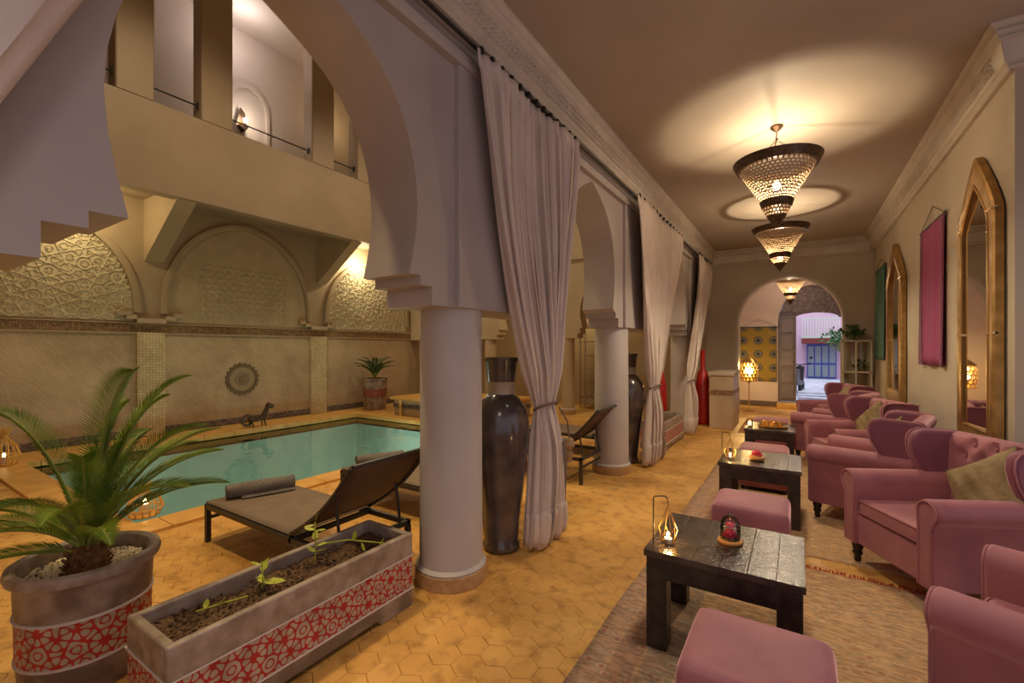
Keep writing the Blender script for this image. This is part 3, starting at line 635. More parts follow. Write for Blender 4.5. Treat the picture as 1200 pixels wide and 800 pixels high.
# ------------------------------------------------------------------ curtains
def curtain(label, y0, y1, ytie, wtie, ybot0, ybot1, ztie, ztop=3.20, x=-1.575, seed=1, folds=13, zbot=.03, tassel=True):
    rnd = random.Random(seed)
    t = thing('curtain', (x, ytie, 0), label, 'curtain', 'ecru curtains of the arcade')
    ph = [rnd.uniform(-.6, .6) for _ in range(40)]; am = [rnd.uniform(.6, 1.3) for _ in range(40)]
    def ss(a): a = max(0, min(1, a)); return a*a*(3-2*a)
    def edge(v):
        z = ztop+(zbot-ztop)*v; 
        if z > ztie:
            k = (ztop-z)/(ztop-ztie); kk = k**1.55
            a = y0+(ytie-wtie/2-y0)*kk; b = y1+(ytie+wtie/2-y1)*(k**1.35)
        else:
            k = ss((ztie-z)/(ztie-zbot)*1.0); k = .35*((ztie-z)/(ztie-zbot))**.5+.65*k if z < ztie else 0
            a = ytie-wtie/2+(ybot0-ytie+wtie/2)*k; b = ytie+wtie/2+(ybot1-ytie-wtie/2)*k
        return a, b, z
    def fn(u, v):
        a, b, z = edge(v); wd = b-a
        s_ = u*folds; i = int(s_) % 38
        A = am[i]*(1-(s_-int(s_)))+am[i+1]*(s_-int(s_))
        uu = u+.012*sin(7*u+9*v)
        amp = min(.055, .022+.05*max(0, 1-wd/1.6))*A
        if abs(z-ztie) < .25: amp *= .35+.65*abs(z-ztie)/.25
        if v < .03: amp *= .5
        d = amp*(.75*sin(2*PI*(u*folds+.5*ph[i]*v+.35*sin(u*11)))+.45*sin(2*PI*(u*folds*.47+.3*v)+2))+.022*sin(u*9+v*5)
        bulge = .0 if z > ztie else .05*sin(PI*min(1, (ztie-z)/(ztie-zbot)))*sin(PI*u)
        y = a+wd*uu+amp*.35*sin(4*PI*u*folds+1)
        zz = z
        if v > .97: zz += .018*sin(u*21)
        return (d+bulge, y-ytie, zz)
    o = MB().grid(fn, folds*12+1, 70).build('cloth', CURTAIN, t, smooth=80)
    md = o.modifiers.new('s', 'SOLIDIFY'); md.thickness = .004
    # gathered double hem near the floor
    def fh(u, v):
        p = fn(u, 1-.075*(1-v)); k = sin(PI*(.15+.85*v))
        return (p[0]*1.05+.014*k*(1 if sin(2*PI*u*folds) > -.3 else .4)+.004, p[1]*(1+.03*k), p[2]+.02-.012*sin(u*27))
    o = MB().grid(fh, folds*12+1, 8).build('hem_flounce', CURTAIN, t, smooth=80); md = o.modifiers.new('s', 'SOLIDIFY'); md.thickness = .004
    MB().tube([((.06)*cos(a), (wtie/2+.015)*sin(a), ztie+.03*cos(a)) for a in [2*PI*k/20 for k in range(20)]], .011, 6, True).build('tie_rope', ROPE, t)
    hk = MB(); nn = 13
    for k in range(nn):
        yy = y0-ytie+(y1-y0)*(k+.5)/nn; hk.box(-.012, .012, yy-.012, yy+.012, ztop-.005, ztop+.03)
    hk.build('hooks', IRON, t)
    if tassel:
        MB().tube([(.07, wtie*.3, ztie-.01), (.10, wtie*.62, ztie-.12), (.10, wtie*.75, ztie-.26)], .006, 6).build('tassel_cord', ROPE, t)
        MB().lathe([(.005, .06), (.028, .05), (.04, .02), (.042, -.005), (.022, -.03), (.012, -.05), (.03, -.055), (.022, -.1), (.012, -.13)], n=12).xf(Matrix.Translation((.10, wtie*.77, ztie-.31))).build('tassel', TASSEL, t)
    return t
curtain('long ecru curtain tied with a rope beside the nearest column and dark jar', 2.07, 3.50, 2.93, .25, 2.72, 3.12, 1.02, seed=3, folds=15)
curtain('ecru curtain tied back just beyond the mid column', 5.02, 7.42, 5.78, .36, 5.42, 6.02, .96, seed=5, folds=14, tassel=False, x=-1.53)
curtain('farthest ecru curtain tied back near the end wall', 8.75, 10.2, 8.10, .34, 7.78, 8.35, .90, seed=8, folds=9, tassel=False, x=-1.53)
curtain('ecru curtain hanging at the top left edge of the view', -1.55, .60, -.35, .26, -.6, -.1, 1.05, seed=11, folds=12, tassel=False)

# ------------------------------------------------------------------ court: far wall with blind arches, balcony, gallery
XW = -9.17
wc = struct(MB().box(XW-.3, XW, -2.6, 11.2, 0, 7.7).build('wall_court', PLASTER_C))
MB().box(XW, XW+.012, -1, 9, 0.10, 1.72).build('zellige_field', ZELLIGE, wc)
MB().box(XW, XW+.03, -1, 9, 1.715, 1.86).build('border_band', BORDERT, wc)
MB().box(XW, XW+.045, -1, 9, 1.86, 1.875).box(XW, XW+.045, -1, 9, 1.70, 1.715).build('band_fillet', PLASTER_C, wc)
MB().box(XW, XW+.03, -1, 9, .0, .12).build('base_band', BASEBAND, wc)
for y0, y1 in ((2.84, 3.22), (5.93, 6.32), (-.25, .13)):
    MB().box(XW, XW+.10, y0, y1, 0.0, 1.715).build('pilaster', PILTILE, wc, bevel=.006)
    # stepped consoles at the arch springings
    cm = MB(); yc = (y0+y1)/2
    for hw, za, zb in ((.20, 1.875, 1.95), (.34, 1.93, 2.0), (.46, 1.985, 2.05)):
        if hw == .20: cm.box(XW, XW+.12, yc-hw, yc+hw, za, zb)
        else:
            cm.box(XW, XW+.12, yc-hw, yc-hw+.14, za, zb).box(XW, XW+.12, yc+hw-.14, yc+hw, za, zb)
    cm.build('stepped_console', PLASTER_C, wc)
# blind arches: ring + carved stucco field as real relief
def quasi(y, z, p):
    s_ = 0
    for k in range(4):
        a = k*PI/4; s_ += cos(2*PI/p*(y*cos(a)+z*sin(a)))
    return s_
def blind(yc, hw, zt, plain=False):
    z0 = 2.04
    def yz(t):  # outline pointed arch, t 0..1 left to right
        a = PI*t; x = -cos(a); 
        return yc+hw*x*(1 if abs(x) < .97 else 1), z0+(zt-z0)*(sin(a)**.85)*(1+.05*(1-abs(x)))/(1.05)
    N = 48; pts = [yz(k/N) for k in range(N+1)]
    rg = MB()
    pin = [(yc+(y-yc)*.925, z0+(z-z0)*.945-.0) for y, z in pts]
    for a, b, xo in ((pts, pin, .05),):
        vs = []
        for p, q in zip(a, b): vs += [(XW-.02, p[0], p[1]), (XW+xo, p[0], p[1]), (XW+xo*1.3, (p[0]+q[0])/2, (p[1]+q[1])/2), (XW+xo, q[0], q[1]), (XW-.02, q[0], q[1])]
        fs = []
        for i in range(N):
            for k in range(4): fs.append((i*5+k, i*5+k+1, (i+1)*5+k+1, (i+1)*5+k))
        rg.add(vs, fs)
    rg.build('blind_arch', PLASTER_C, wc)
    # relief field
    W = 230 if not plain else 150; H = 170 if not plain else 120
    def half(z):
        tt = max(0, min(1, (z-z0)/(pin[N//2][1]-z0)))
        best = 0
        for y, zz in pin:
            if zz >= z-1e-6: best = max(best, abs(y-yc))
        return best
    ztp = pin[N//2][1]-.005; hs = [half(1.9+(ztp-1.9)*j/(H-1)) for j in range(H)]
    def fn(u, v):
        z = 1.9+(ztp-1.9)*v; h = hs[int(round(v*(H-1)))]; y = yc+(2*u-1)*h
        if plain:
            inside = abs(y-yc-.02) < .82 and z < 3.0
            g = .010 if not inside else .004+.014*max(0, min(1, (quasi(y, z, .11)+.1)*1.5))
        else:
            q = quasi(y, z, .108); g = .030-.020*max(0, min(1, (abs(q-.2)-.25)*2.2))+.010*(q > 2.2)
        return (XW+g, y, z)
    tag(MB().grid(fn, W, H).build('carved_stucco', STUCCO if not plain else mat('glazed_stucco', (.50, .40, .25), .5, (.58, .47, .31), 4), wc, smooth=0 if not plain else 0), kind='stuff')
blind(1.55, 1.36, 3.62); blind(4.575, 1.40, 3.86, True); blind(7.62, 1.32, 3.62)
# balcony
BX = -7.8
wb = struct(MB().box(BX-.22, BX, -2.6, 9.0, 3.72, 5.0).box(XW, BX-.22, -2.6, 9.0, 3.92, 4.1).build('wall_balcony', PLASTER_C_SHADED))
for y0, y1 in ((2.95, 3.21), (6.10, 6.33), (-.2, .06)):
    o = MB().prism([(XW, 2.92), (XW+.06, 2.92), (BX-.05, 3.74), (BX-.05, 3.93), (XW, 3.93)], 'y', y0, y1).build('corbel', PLASTER_C, wb, smooth=0)
for k, (y0, y1) in enumerate(((.6, 1.02), (2.2, 2.64), (3.24, 3.70), (5.12, 5.60), (6.16, 6.6), (7.9, 8.3))):
    MB().box(BX-.30, BX, y0, y1, 5.0, 7.65).build('pier', PLASTER_C_SHADED, wb, bevel=.02)
rails = ((1.02, 2.2), (2.64, 3.24), (3.70, 5.12), (5.60, 6.16), (6.6, 7.9))
for a, b in rails:
    MB().tube([(BX-.12, a, 5.25), (BX-.12, b, 5.25)], .012, 6).box(BX-.15, BX-.09, a, a+.015, 5.2, 5.3).box(BX-.15, BX-.09, b-.015, b, 5.2, 5.3).build('rail_bar', IRON, wb)
struct(MB().box(XW, XF-.1, -2.6, 11.2, 7.65, 7.8).build('ceiling', PLASTER_UP))  # roofs the gallery; extended over the court to block world light
struct(MB().box(XW+.001, XW+.02, -2.6, 9.0, 4.1, 7.65).build('wall_gallery', PLASTER_UP))
# gallery door niche and sconce
nb = MB(); 
for k in range(20):
    a, b = PI*k/20, PI*(k+1)/20
    nb.prism([(4.62-(.34+q)*cos(t), 6.15+(.34+q)*1.25*sin(t)) for q, t in ((0, a), (.06, a), (.06, b), (0, b))], 'x', XW+.0, XW+.07)
nb.box(XW, XW+.07, 4.22, 4.28, 4.1, 6.15).box(XW, XW+.07, 4.96, 5.02, 4.1, 6.15)
struct(nb.build('door_3', PLASTER_UP))
scn = thing('wall_sconce', (XW+.12, 4.45, 5.72), 'glowing bronze wall sconce in the upper gallery', 'lamp')
MB().prism([(-.10, .02), (.0, -.10), (.10, .02), (.06, .30), (-.02, .38), (-.06, .2)], 'x', -.02, .0).build('backplate', COPPER, scn)
MB().prism([(-.10, 0), (.02, -.08), (.09, .02), (.0, .06)], 'x', .0, .10).build('cup', COPPER, scn)
MB().ball((.10, .02, .12), .045, 12).build('bulb', FLAME, scn)
lamp('sconce_light', (XW+.40, 4.5, 5.95), 7, (1, .86, .74), .06)
# upper court side walls
struct(MB().box(XW, XB, -2.9, -2.6, 0, 7.7).build('wall_front', PLASTER_C))
struct(MB().box(XB, XB+.3, -2.9, 11.2, 3.62, 7.7).build('wall_left', PLASTER_C))
# end arcade of the court
def garch(c, hw, z0=1.9, zt=2.95):
    return [(c-hw*.92, z0), (c-hw, z0+.25)]+[(c-hw*cos(a), z0+.35+(zt-z0-.35)*sin(a)**.9) for a in [PI*k/16 for k in range(1, 16)]]+[(c+hw, z0+.25), (c+hw*.92, z0)]
p = [(XW, 1.68)]
cols = (-8.75, -6.50, -4.36)
for i, cx in enumerate(cols):
    nx = cols[i+1] if i < 2 else -2.2
    p += [(cx+.30, 1.68), (cx+.30, 1.78), (cx+.36, 1.78), (cx+.36, 1.9)]+garch((cx+nx)/2, (nx-cx)/2-.36)+[(nx-.36, 1.9), (nx-.36, 1.78), (nx-.30, 1.78), (nx-.30, 1.68)]
p += [(XB+.05, 1.68), (XB+.05, 7.65), (XW, 7.65)]
wg_ = struct(MB().prism(p, 'y', 9.0, 9.32).build('wall_arcade', PLASTER_C, smooth=25))
MB().box(XW, XB, 8.95, 9.0, 3.40, 3.47).build('string_course', PLASTER_C, wg_)
for cx, lb in zip(cols, ('plain yellow lit column at the far left corner of the pool court', 'yellow lit column behind the tall dark jar', 'pale yellow column seen between the first curtain and mid column')):
    column(9.16, lb, x=cx, z1=1.68, r=.15, mat_=PLASTER_C, group='columns at the far end of the pool')
struct(MB().box(XW, XB+.4, 10.9, 11.2, 0, 7.7).build('wall_back', PLASTER_C))
struct(MB().box(XB, XB+.3, 9.6, 10.9, 0, 3.62).build('wall_back', PLASTER_C))

# ------------------------------------------------------------------ pool
pool = thing('pool', ((PX0+PX1)/2, (PY0+PY1)/2, 0), 'rectangular turquoise swimming pool with orange terracotta coping', 'pool')
def pl(mb, name, m, **k):
    mb.v = [(x-pool.location.x, y-pool.location.y, z) for x, y, z in mb.v]; return mb.build(name, m, pool, **k)
pl(MB().box(PX0, PX1, PY0, PY1, -1.3, -1.2).box(PX0-.1, PX0, PY0, PY1, -1.3, -.01).box(PX1, PX1+.1, PY0, PY1, -1.3, -.01).box(PX0, PX1, PY0-.1, PY0, -1.3, -.01).box(PX0, PX1, PY1, PY1+.1, -1.3, -.01), 'basin', POOLT)
pl(MB().grid(lambda u, v: (PX0+(PX1-PX0)*u, PY0+(PY1-PY0)*v, -.07), 2, 2), 'water', WATER)
def coping_run(x0, x1, y0, y1, n, ax):
    for k in range(n):
        a, b = k/n, (k+1)/n
        if ax == 'y': pl(MB().box(x0, x1, y0+(y1-y0)*a+.003, y0+(y1-y0)*b-.003, -.06, .022), 'coping_stone', COPING, bevel=.006)
        else: pl(MB().box(x0+(x1-x0)*a+.003, x0+(x1-x0)*b-.003, y0, y1, -.06, .022), 'coping_stone', COPING, bevel=.006)
coping_run(PX1-.02, PX1+.28, PY0-.3, PY1+.26, 12, 'y'); coping_run(PX0-.26, PX0+.02, PY0-.3, PY1+.26, 12, 'y')
coping_run(PX0+.02, PX1-.02, PY0-.3, PY0+.02, 8, 'x'); coping_run(PX0+.02, PX1-.02, PY1-.02, PY1+.26, 8, 'x')
lamp('pool_light', (-6.4, 5.6, -.5), 20, (.95, 1, .88), .15); lamp('pool_light', (-6.4, 2.6, -.5), 20, (.95, 1, .88), .15)
# raised platform at the far right of the pool
jt = thing('raised_platform', (-6.2, 7.6, 0), 'low raised masonry platform with orange rim at the far end of the pool', 'platform')
MB().box(-1.25, 1.3, -.75, .8, 0, .34).build('body', TILEFACE, jt, bevel=.01)
MB().box(-1.26, 1.31, -.765, .815, .17, .25).build('tile_band', JACBAND, jt)
MB().box(-1.32, 1.36, -.82, .86, .34, .40).build('rim', COPING, jt, bevel=.015)
MB().lathe([(.05, 0), (.035, .05), (.03, .28), (.05, .34)], (-1.0, -.80), 12).build('baluster', STEPW, jt)
tag(MB().lathe([(.09, 0), (.11, .06), (.11, .30), (.06, .34), (.06, .40), (.0, .40)], n=20, cap=False).build('red_pot', REDL), 'small red pot standing on the raised platform', 'pot').location = (-6.28, 7.75, .40)
# horse figure
hf = thing('animal_figure', (-8.33, 4.35, .030), 'small bronze animal figure on the far pool edge below the round medallion', 'figurine')
MB().tube([(0, -.13, .13), (0, 0, .14), (0, .12, .15), (0, .19, .30), (0, .21, .38)], .058, 8, taper=[.7, 1, 1, .7, .6]).tube([(0, .20, .38), (0, .30, .33)], .045, 8).build('body', COPPER, hf)
MB().tube([(0, -.16+.09*cos(a), .13+.09*sin(a)) for a in [2*PI*k/16 for k in range(16)]], .024, 6, True).build('hoop_tail', COPPER, hf)
for yy in (-.10, .12):
    for xx in (-.04, .04): MB().tube([(xx, yy, .12), (xx*1.6, yy+.02, 0)], .014, 6).build('leg', COPPER, hf)
# medallion
md = thing('wall_medallion', (XW+.012, 4.51, .86), 'round patterned mosaic medallion on the zellige wall above the figure', 'medallion')
def disc(r0, r1, x, zig=0, n=40):
    vs = []; fs = []
    for i in range(n):
        a = 2*PI*i/n; R1 = r1+(zig if i % 2 else 0)
        vs += [(0, r0*cos(a), r0*sin(a)), (x, r0*cos(a), r0*sin(a)), (x, R1*cos(a), R1*sin(a)), (0, R1*cos(a), R1*sin(a))]
    for i in range(n):
        j = (i+1) % n
        for k in range(3): fs.append((i*4+k, i*4+k+1, j*4+k+1, j*4+k))
    return MB().add(vs, fs)
disc(.235, .285, .022, .035).build('outer_ring', mat('medallion_dark', (.16, .11, .06), .4), md)
disc(.14, .235, .012).build('middle_ring', mat('medallion_mid', (.30, .22, .13), .4, (.40, .31, .19), 40), md)
disc(.10, .14, .018).build('inner_ring', mat('medallion_dark2', (.26, .19, .11), .4), md)
disc(.001, .06, .018, .02, 16).build('star', mat('medallion_star', (.22, .16, .09), .4), md)

# ------------------------------------------------------------------ palms in pots
def R_(x, y, z):  # right/up/depth components of the picture's directions, as plain world offsets
    return Vector((x*cos(YAW)-z*sin(YAW), x*sin(YAW)+z*cos(YAW), y))
def frond(base, tip, sag, width, matx, parent, n=76, lw=.0062, seed=0):
    rnd = random.Random(seed); base = Vector(base); tip = Vector(tip); up = Vector((0, 0, 1))
    hz = Vector((tip.x-base.x, tip.y-base.y, 0)); ctrl = base+hz*.38+up*((tip.z-base.z)*.92+sag*.55)
    pts = [base*(1-t)**2+ctrl*2*t*(1-t)+tip*t*t for t in [k/16 for k in range(17)]]
    fr = MB().tube(pts, .007, 6, taper=[1.2-k/16*.9 for k in range(17)]).build('frond', RACHIS, parent)
    m = MB()
    def at(t):
        i = min(15, int(t*16)); f = t*16-i; return pts[i]*(1-f)+pts[i+1]*f
    for k in range(n):
        t = .16+.84*k/(n-1); p_ = at(t); T = (at(min(1, t+.03))-at(max(0, t-.03))).normalized()
        side = T.cross(up)
        if side.length < .2: side = T.cross(Vector((1, 0, 0)))
        side.normalize(); nm = side.cross(T).normalized()
        L = width*(sin(PI*min(1, .12+t*.86))**.6)*(1 if t < .85 else 1-(t-.85)*2.6)
        for sg in (-1, 1):
            d = (side*sg*.80+T*(.75+.5*t)+nm*(.42+rnd.uniform(-.06, .06))).normalized()
            tipp = p_+d*L+Vector((0, 0, -L*.12)); mid = p_+d*L*.5
            wv = T*lw*.5
            m.add([p_-wv*.5, p_+wv*.5, mid+wv, tipp, mid-wv, mid-nm*.003], [(0, 1, 2, 5), (0, 5, 4), (5, 2, 3), (5, 3, 4)])
    m.build('leaflets', matx, fr, smooth=0)
PC = Vector((-2.70, .665, 0))
pot = thing('palm_pot', PC, 'large round grey pot with carved red band and white pebbles, front left', 'plant pot')
pr = [(.205, 0), (.215, .02), (.222, .12)]
MB().lathe([(.20, 0), (.212, .02), (.224, .145)], n=56).lathe([(.228, .33), (.232, .46), (.236, .475)], n=56, cap=False).build('body', CONCRETE, pot)
MB().lathe([(.224, .145), (.228, .33)], n=56, cap=False).build('carved_band', CARVE_RED, pot)
MB().lathe([(.224, .14), (.230, .143), (.230, .149), (.224, .152)], n=56, cap=False).lathe([(.228, .324), (.234, .327), (.234, .333), (.228, .337)], n=56, cap=False).build('band_edge', PLASTER_UP, pot)
MB().lathe([(.236, .475), (.256, .485), (.262, .505), (.256, .525), (.238, .532), (.222, .522), (.215, .50), (.212, .44)], n=56, cap=False).build('rim', CONCRETE_L, pot)
MB().lathe([(.213, .40), (.211, .458), (.05, .464)], n=40, cap=True).build('soil', SOIL, pot)
pm = MB(); rnd = random.Random(3)
for k in range(1300):
    a = rnd.uniform(0, 2*PI); q = math.sqrt(rnd.uniform(.12, 1))*.20; s_ = rnd.uniform(.005, .009)
    pm.ball((q*cos(a), q*sin(a), .464+rnd.uniform(0, .006)), s_, 5, (1, rnd.uniform(.7, 1.2), .7))
tag(pm.build('pebbles', PEBBLE, pot, smooth=0), kind='stuff')
palm = thing('cycad_palm', PC+Vector((.03, -.01, .45)), 'large feathery green cycad palm growing in the carved red pot, front left', 'palm')
tm = MB().lathe([(.055, 0), (.07, .03), (.065, .09), (.03, .13)], n=16)
for k in range(70):
    a = k*2.4; z = .01+.11*k/70; r = .07*(1-.35*k/70)
    tm.tube([(r*cos(a), r*sin(a), z), ((r+.022)*cos(a), (r+.022)*sin(a), z+.025)], .009, 5, taper=[1, .3])
tm.build('trunk', TRUNK, palm)
dP = 2.05/F_PX
FR = [  # tip px offset from trunk, (dx, dy up), depth offset m, sag, width
    (-98, 160, -.08, .10, .17), (-62, 70, .30, .14, .14), (20, 165, .12, .0, .15), (64, 205, -.05, .02, .17), (44, 170, .25, .0, .14), (84, 196, .18, .02, .14),
    (134, 142, .0, .02, .17), (112, 100, .25, .04, .15), (136, 82, -.12, .08, .16), (128, 62, .20, .12, .15), (96, 40, -.30, .16, .13),
    (-112, 52, -.10, .10, .16), (-130, 30, .0, .12, .15), (-110, -2, -.30, .16, .14), (-80, 96, .40, .06, .13), (-10, 120, .40, .04, .14),
    (60, 70, -.42, .18, .13), (-45, 45, -.46, .18, .13), (12, 80, -.46, .16, .12), (80, 120, .42, .06, .13), (-40, 70, .50, .10, .12), (42, 100, .46, .08, .13), (48, 120, -.22, .04, .14)]
for k, (dx_, dy_, dd, sg, wd) in enumerate(FR):
    frond((0, 0, .09), Vector((0, 0, .10))+R_(dx_*dP, dy_*dP, dd), sg, wd*.84, PALM if k % 3 else PALM_D, palm, seed=k)
P2 = Vector((-8.55, 7.25, 0))
pot2 = thing('palm_pot', P2, 'round pot with dull red band at the far right corner of the pool', 'plant pot')
MB().lathe([(.24, 0), (.26, .05), (.27, .30)], n=32).lathe([(.275, .50), (.28, .68), (.30, .70), (.30, .74), (.26, .74), (.25, .66)], n=32, cap=False).build('body', CONCRETE, pot2)
MB().lathe([(.27, .30), (.275, .50)], n=32, cap=False).build('carved_band', mat('dull_red_band', (.20, .05, .03), .6, (.30, .10, .06), 20), pot2)
MB().lathe([(.26, .62), (.26, .66), (.01, .67)], n=24).build('soil', SOIL, pot2)
palm2 = thing('cycad_palm', P2+Vector((0, 0, .66)), 'small dark cycad palm in the pot at the far corner of the pool', 'palm')
MB().lathe([(.05, 0), (.06, .04), (.03, .1)], n=10).build('trunk', TRUNK, palm2)
for k in range(14):
    a = k*2*PI/14+.2; e = .5+.5*((k*7) % 5)/5; L = .62
    frond((0, 0, .08), (L*cos(a)*cos(e), L*sin(a)*cos(e), .08+L*sin(e)),   .10, .13, PALM_DD, palm2, n=22, lw=.026, seed=k)

# ------------------------------------------------------------------ planters
def planter(loc, label, x=.37, L=1.17, h=.41, grp='long carved planters', cm=None):
    t = thing('trough_planter', loc, label, 'planter', grp)
    w_ = x; th = .035
    def shell(z0, z1, e=0): 
        m = MB()
        m.box(-w_-e, -w_+th, -e, L+e, z0, z1).box(-th, e, -e, L+e, z0, z1).box(-w_+th, -th, -e, th, z0, z1).box(-w_+th, -th, L-th, L+e, z0, z1); return m
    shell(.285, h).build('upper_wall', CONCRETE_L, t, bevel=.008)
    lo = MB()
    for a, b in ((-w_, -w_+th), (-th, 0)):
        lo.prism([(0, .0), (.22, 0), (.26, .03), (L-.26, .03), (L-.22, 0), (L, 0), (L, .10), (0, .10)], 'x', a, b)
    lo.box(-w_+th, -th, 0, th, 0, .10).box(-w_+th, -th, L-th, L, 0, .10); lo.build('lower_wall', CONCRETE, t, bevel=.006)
    shell(.10, .285, -.003).build('carved_band', cm or CARVE_RED_P, t)
    shell(.098, .104, .004).build('band_edge', PLASTER_UP, t); shell(.282, .288, .004).build('band_edge', PLASTER_UP, t)
    def so(u, v): return (-w_+th+.002+(w_-2*th-.004)*u, th+.002+(L-2*th-.004)*v, h-.065+.012*sin(u*9+v*14)+.008*sin(v*31+u*5))
    MB().grid(so, 14, 40).build('soil', SOIL, t)
    return t
planter((-1.835, .655, 0), 'long grey trough planter with carved red band, in the foreground')
planter((-1.56, 6.45, 0), 'long trough planter with faded red band beyond the second curtain', grp='long carved planters')
# soil clods and sprouts in the near planter
cl = MB(); rnd = random.Random(9); pl0 = bpy.data.objects['trough_planter']
for k in range(420):
    cl.ball((-1.87-rnd.uniform(0, .29), .70+rnd.uniform(0, 1.08), .352+rnd.uniform(0, .012)), rnd.uniform(.004, .010), 5, (1, rnd.uniform(.6, 1.3), .8))
cl.v = [(x+1.835, y-.655, z) for x, y, z in cl.v]; tag(cl.build('soil_crumbs', SOIL, pl0, smooth=0), kind='stuff')
def sprout(loc, label, pts, leaves, seed):
    t = thing('sprout', loc, label, 'plant', 'green sprouts in the foreground planter'); rnd = random.Random(seed)
    MB().tube(pts, .0035, 6).build('stem', SPROUT, t)
    for (x, y, z, dx_, dy_, dz_) in leaves:
        p_ = Vector((x, y, z)); d = Vector((dx_, dy_, dz_)); s_ = d.cross(Vector((0, 0, 1))).normalized()*d.length*.27
        MB().add([p_, p_+d*.35+s_, p_+d*.75+s_*.8, p_+d, p_+d*.75-s_*.8, p_+d*.35-s_, p_+d*.5-Vector((0, 0, .006))], [(0, 1, 6), (1, 2, 6), (2, 3, 6), (3, 4, 6), (4, 5, 6), (5, 0, 6)]).build('leaf', SPROUT, t, smooth=0)
sprout((-2.08, 1.38, .35), 'tallest yellow green sprout in the planter, in front of the lounger', [(0, 0, 0), (-.01, .01, .10), (0, 0, .21)],
       [(0, 0, .06, .05, .03, .02), (0, 0, .06, -.05, -.01, .02), (0, 0, .12, .05, -.02, .03), (0, 0, .12, -.04, .03, .03), (0, 0, .17, .06, .02, .01), (0, 0, .17, -.06, -.02, .01), (0, 0, .21, .01, .01, .05), (0, 0, .20, -.02, -.05, .0), (0, 0, .09, .03, .05, .01)], 1)
sprout((-2.06, 1.10, .35), 'bushy low sprout near the middle of the planter', [(0, 0, 0), (.01, .0, .05), (-.02, .01, .12)],
       [(0, 0, .03, .06, .03, .01), (0, 0, .03, -.05, .02, .02), (0, 0, .06, .03, -.04, .02), (0, 0, .08, -.03, .04, .03), (-.01, 0, .11, -.03, -.03, .02), (-.01, 0, .11, .02, .03, .03), (0, 0, .04, .09, .06, .0)], 2)
sprout((-1.98, 1.52, .35), 'trailing sprout arching towards the far end of the planter', [(-.12, -.1, .08), (-.02, .0, .09), (.06, .10, .06), (.10, .18, .03)],
       [(0, .02, .08, .01, .0, .06), (.02, .05, .07, .02, .01, -.05), (.08, .12, .04, .02, .02, .04)], 3)
sprout((-2.12, .86, .35), 'tiny dry sprout at the near end of the planter', [(0, 0, 0), (.06, .06, .02), (.10, .16, .02)], [(.06, .06, .02, .02, .02, .03), (.03, .02, .01, -.02, .02, .03)], 4)

# ------------------------------------------------------------------ loungers
def lounger(loc, label):
    t = thing('sun_lounger', loc, label, 'sun lounger', 'loungers by the pool'); W = .625; Lh = 1.10; Lf = 1.52
    fr = MB()
    for y in (0, W-.035): fr.box(0, Lf, y, y+.035, .25, .285)
    fr.box(0, .03, 0, W, .25, .285).box(Lf-.03, Lf, 0, W, .25, .285).box(Lh, Lh+.03, 0, W, .25, .285)
    fr.build('frame', LFRAME, t, bevel=.004)
    for x in (0.0, Lf-.03):
        for y in (0, W-.035): MB().box(x, x+.035, y, y+.035, 0, .25).build('leg', LFRAME, t, bevel=.004)
        MB().box(x+.008, x+.026, .03, W-.03, .17, .19).build('crossbar', LFRAME, t)
    MB().grid(lambda u, v: (-.005+1.11*u, .012+(W-.024)*v, .298-.010*sin(PI*v)*sin(PI*u)), 12, 8).build('seat_sling', SLING, t).modifiers.new('s', 'SOLIDIFY').thickness = .008
    a = math.radians(40); Lb = .76
    def bp(u, v): q = .01+Lb*u; cu = .05*sin(PI*u); return (Lh+q*cos(a)+cu*sin(a)*.9, .02+(W-.04)*v, .30+q*sin(a)-cu*cos(a)*.9)
    MB().grid(bp, 14, 8).build('back_sling', SLING_D, t).modifiers.new('s', 'SOLIDIFY').thickness = .008
    bf = MB()
    for v in (0, 1): bf.tube([(bp(u/10, v)[0]+.0, bp(u/10, v)[1]+(.008 if v else -.008), bp(u/10, v)[2]-.004) for u in range(11)], .014, 8)
    bf.tube([bp(1, 0), bp(1, 1)], .014, 8); bf.build('back_frame', LFRAME, t)
    for y in (.08, W-.08): MB().tube([(Lh+.36, y, .545), (Lh+.40, y, .28)], .010, 6).build('strut', LFRAME, t)
    return t
lounger((-3.75, 1.575, 0), 'brown mesh sun lounger nearest the camera, behind the foreground planter')
lounger((-3.70, 2.72, 0), 'sun lounger behind the nearest one, mostly hidden by the first column')
lounger((-3.45, 4.38, 0), 'dark sun lounger seen just right of the first curtain')
lounger((-3.40, 5.55, 0), 'farther dark sun lounger partly hidden by the mid column')
def towel(a, b, r, label):
    a, b = Vector(a), Vector(b); d = b-a; L = d.length; t = thing('rolled_towel', a, label, 'towel', 'rolled grey towels', rz=math.atan2(d.y, d.x))
    def fn(u, v):
        g = 2*PI*u; rr = r*(1+.05*sin(3*g+v*9)+.03*sin(v*25+g)); return (v*L, rr*cos(g), r+rr*sin(g))
    m = MB().grid(fn, 28, 14, True); m.f.append(tuple(range(28))); m.f.append(tuple(range(13*28, 14*28)))
    m.build('roll', TOWEL, t)
    sp_ = MB()
    for x in (-.003, L+.003):
        sp_.tube([(x, (r*.95-r*.8*k/40)*cos(k*.5), r+(r*.95-r*.8*k/40)*sin(k*.5)) for k in range(38)], .004, 4)
    sp_.build('spiral_end', TOWEL, t)
    MB().grid(lambda u, v: (L*.2+L*.8*v, -r*.4-u*r*1.1, .006+.03*(1-u)**2), 8, 8).build('loose_flap', TOWEL, t).modifiers.new('s', 'SOLIDIFY').thickness = .008
towel((-3.68, 1.70, .302), (-3.52, 2.14, .302), .052, 'rolled grey towel on the foot of the nearest lounger')
towel((-3.62, 2.85, .302), (-3.42, 3.26, .302), .052, 'rolled grey towel on the second lounger')

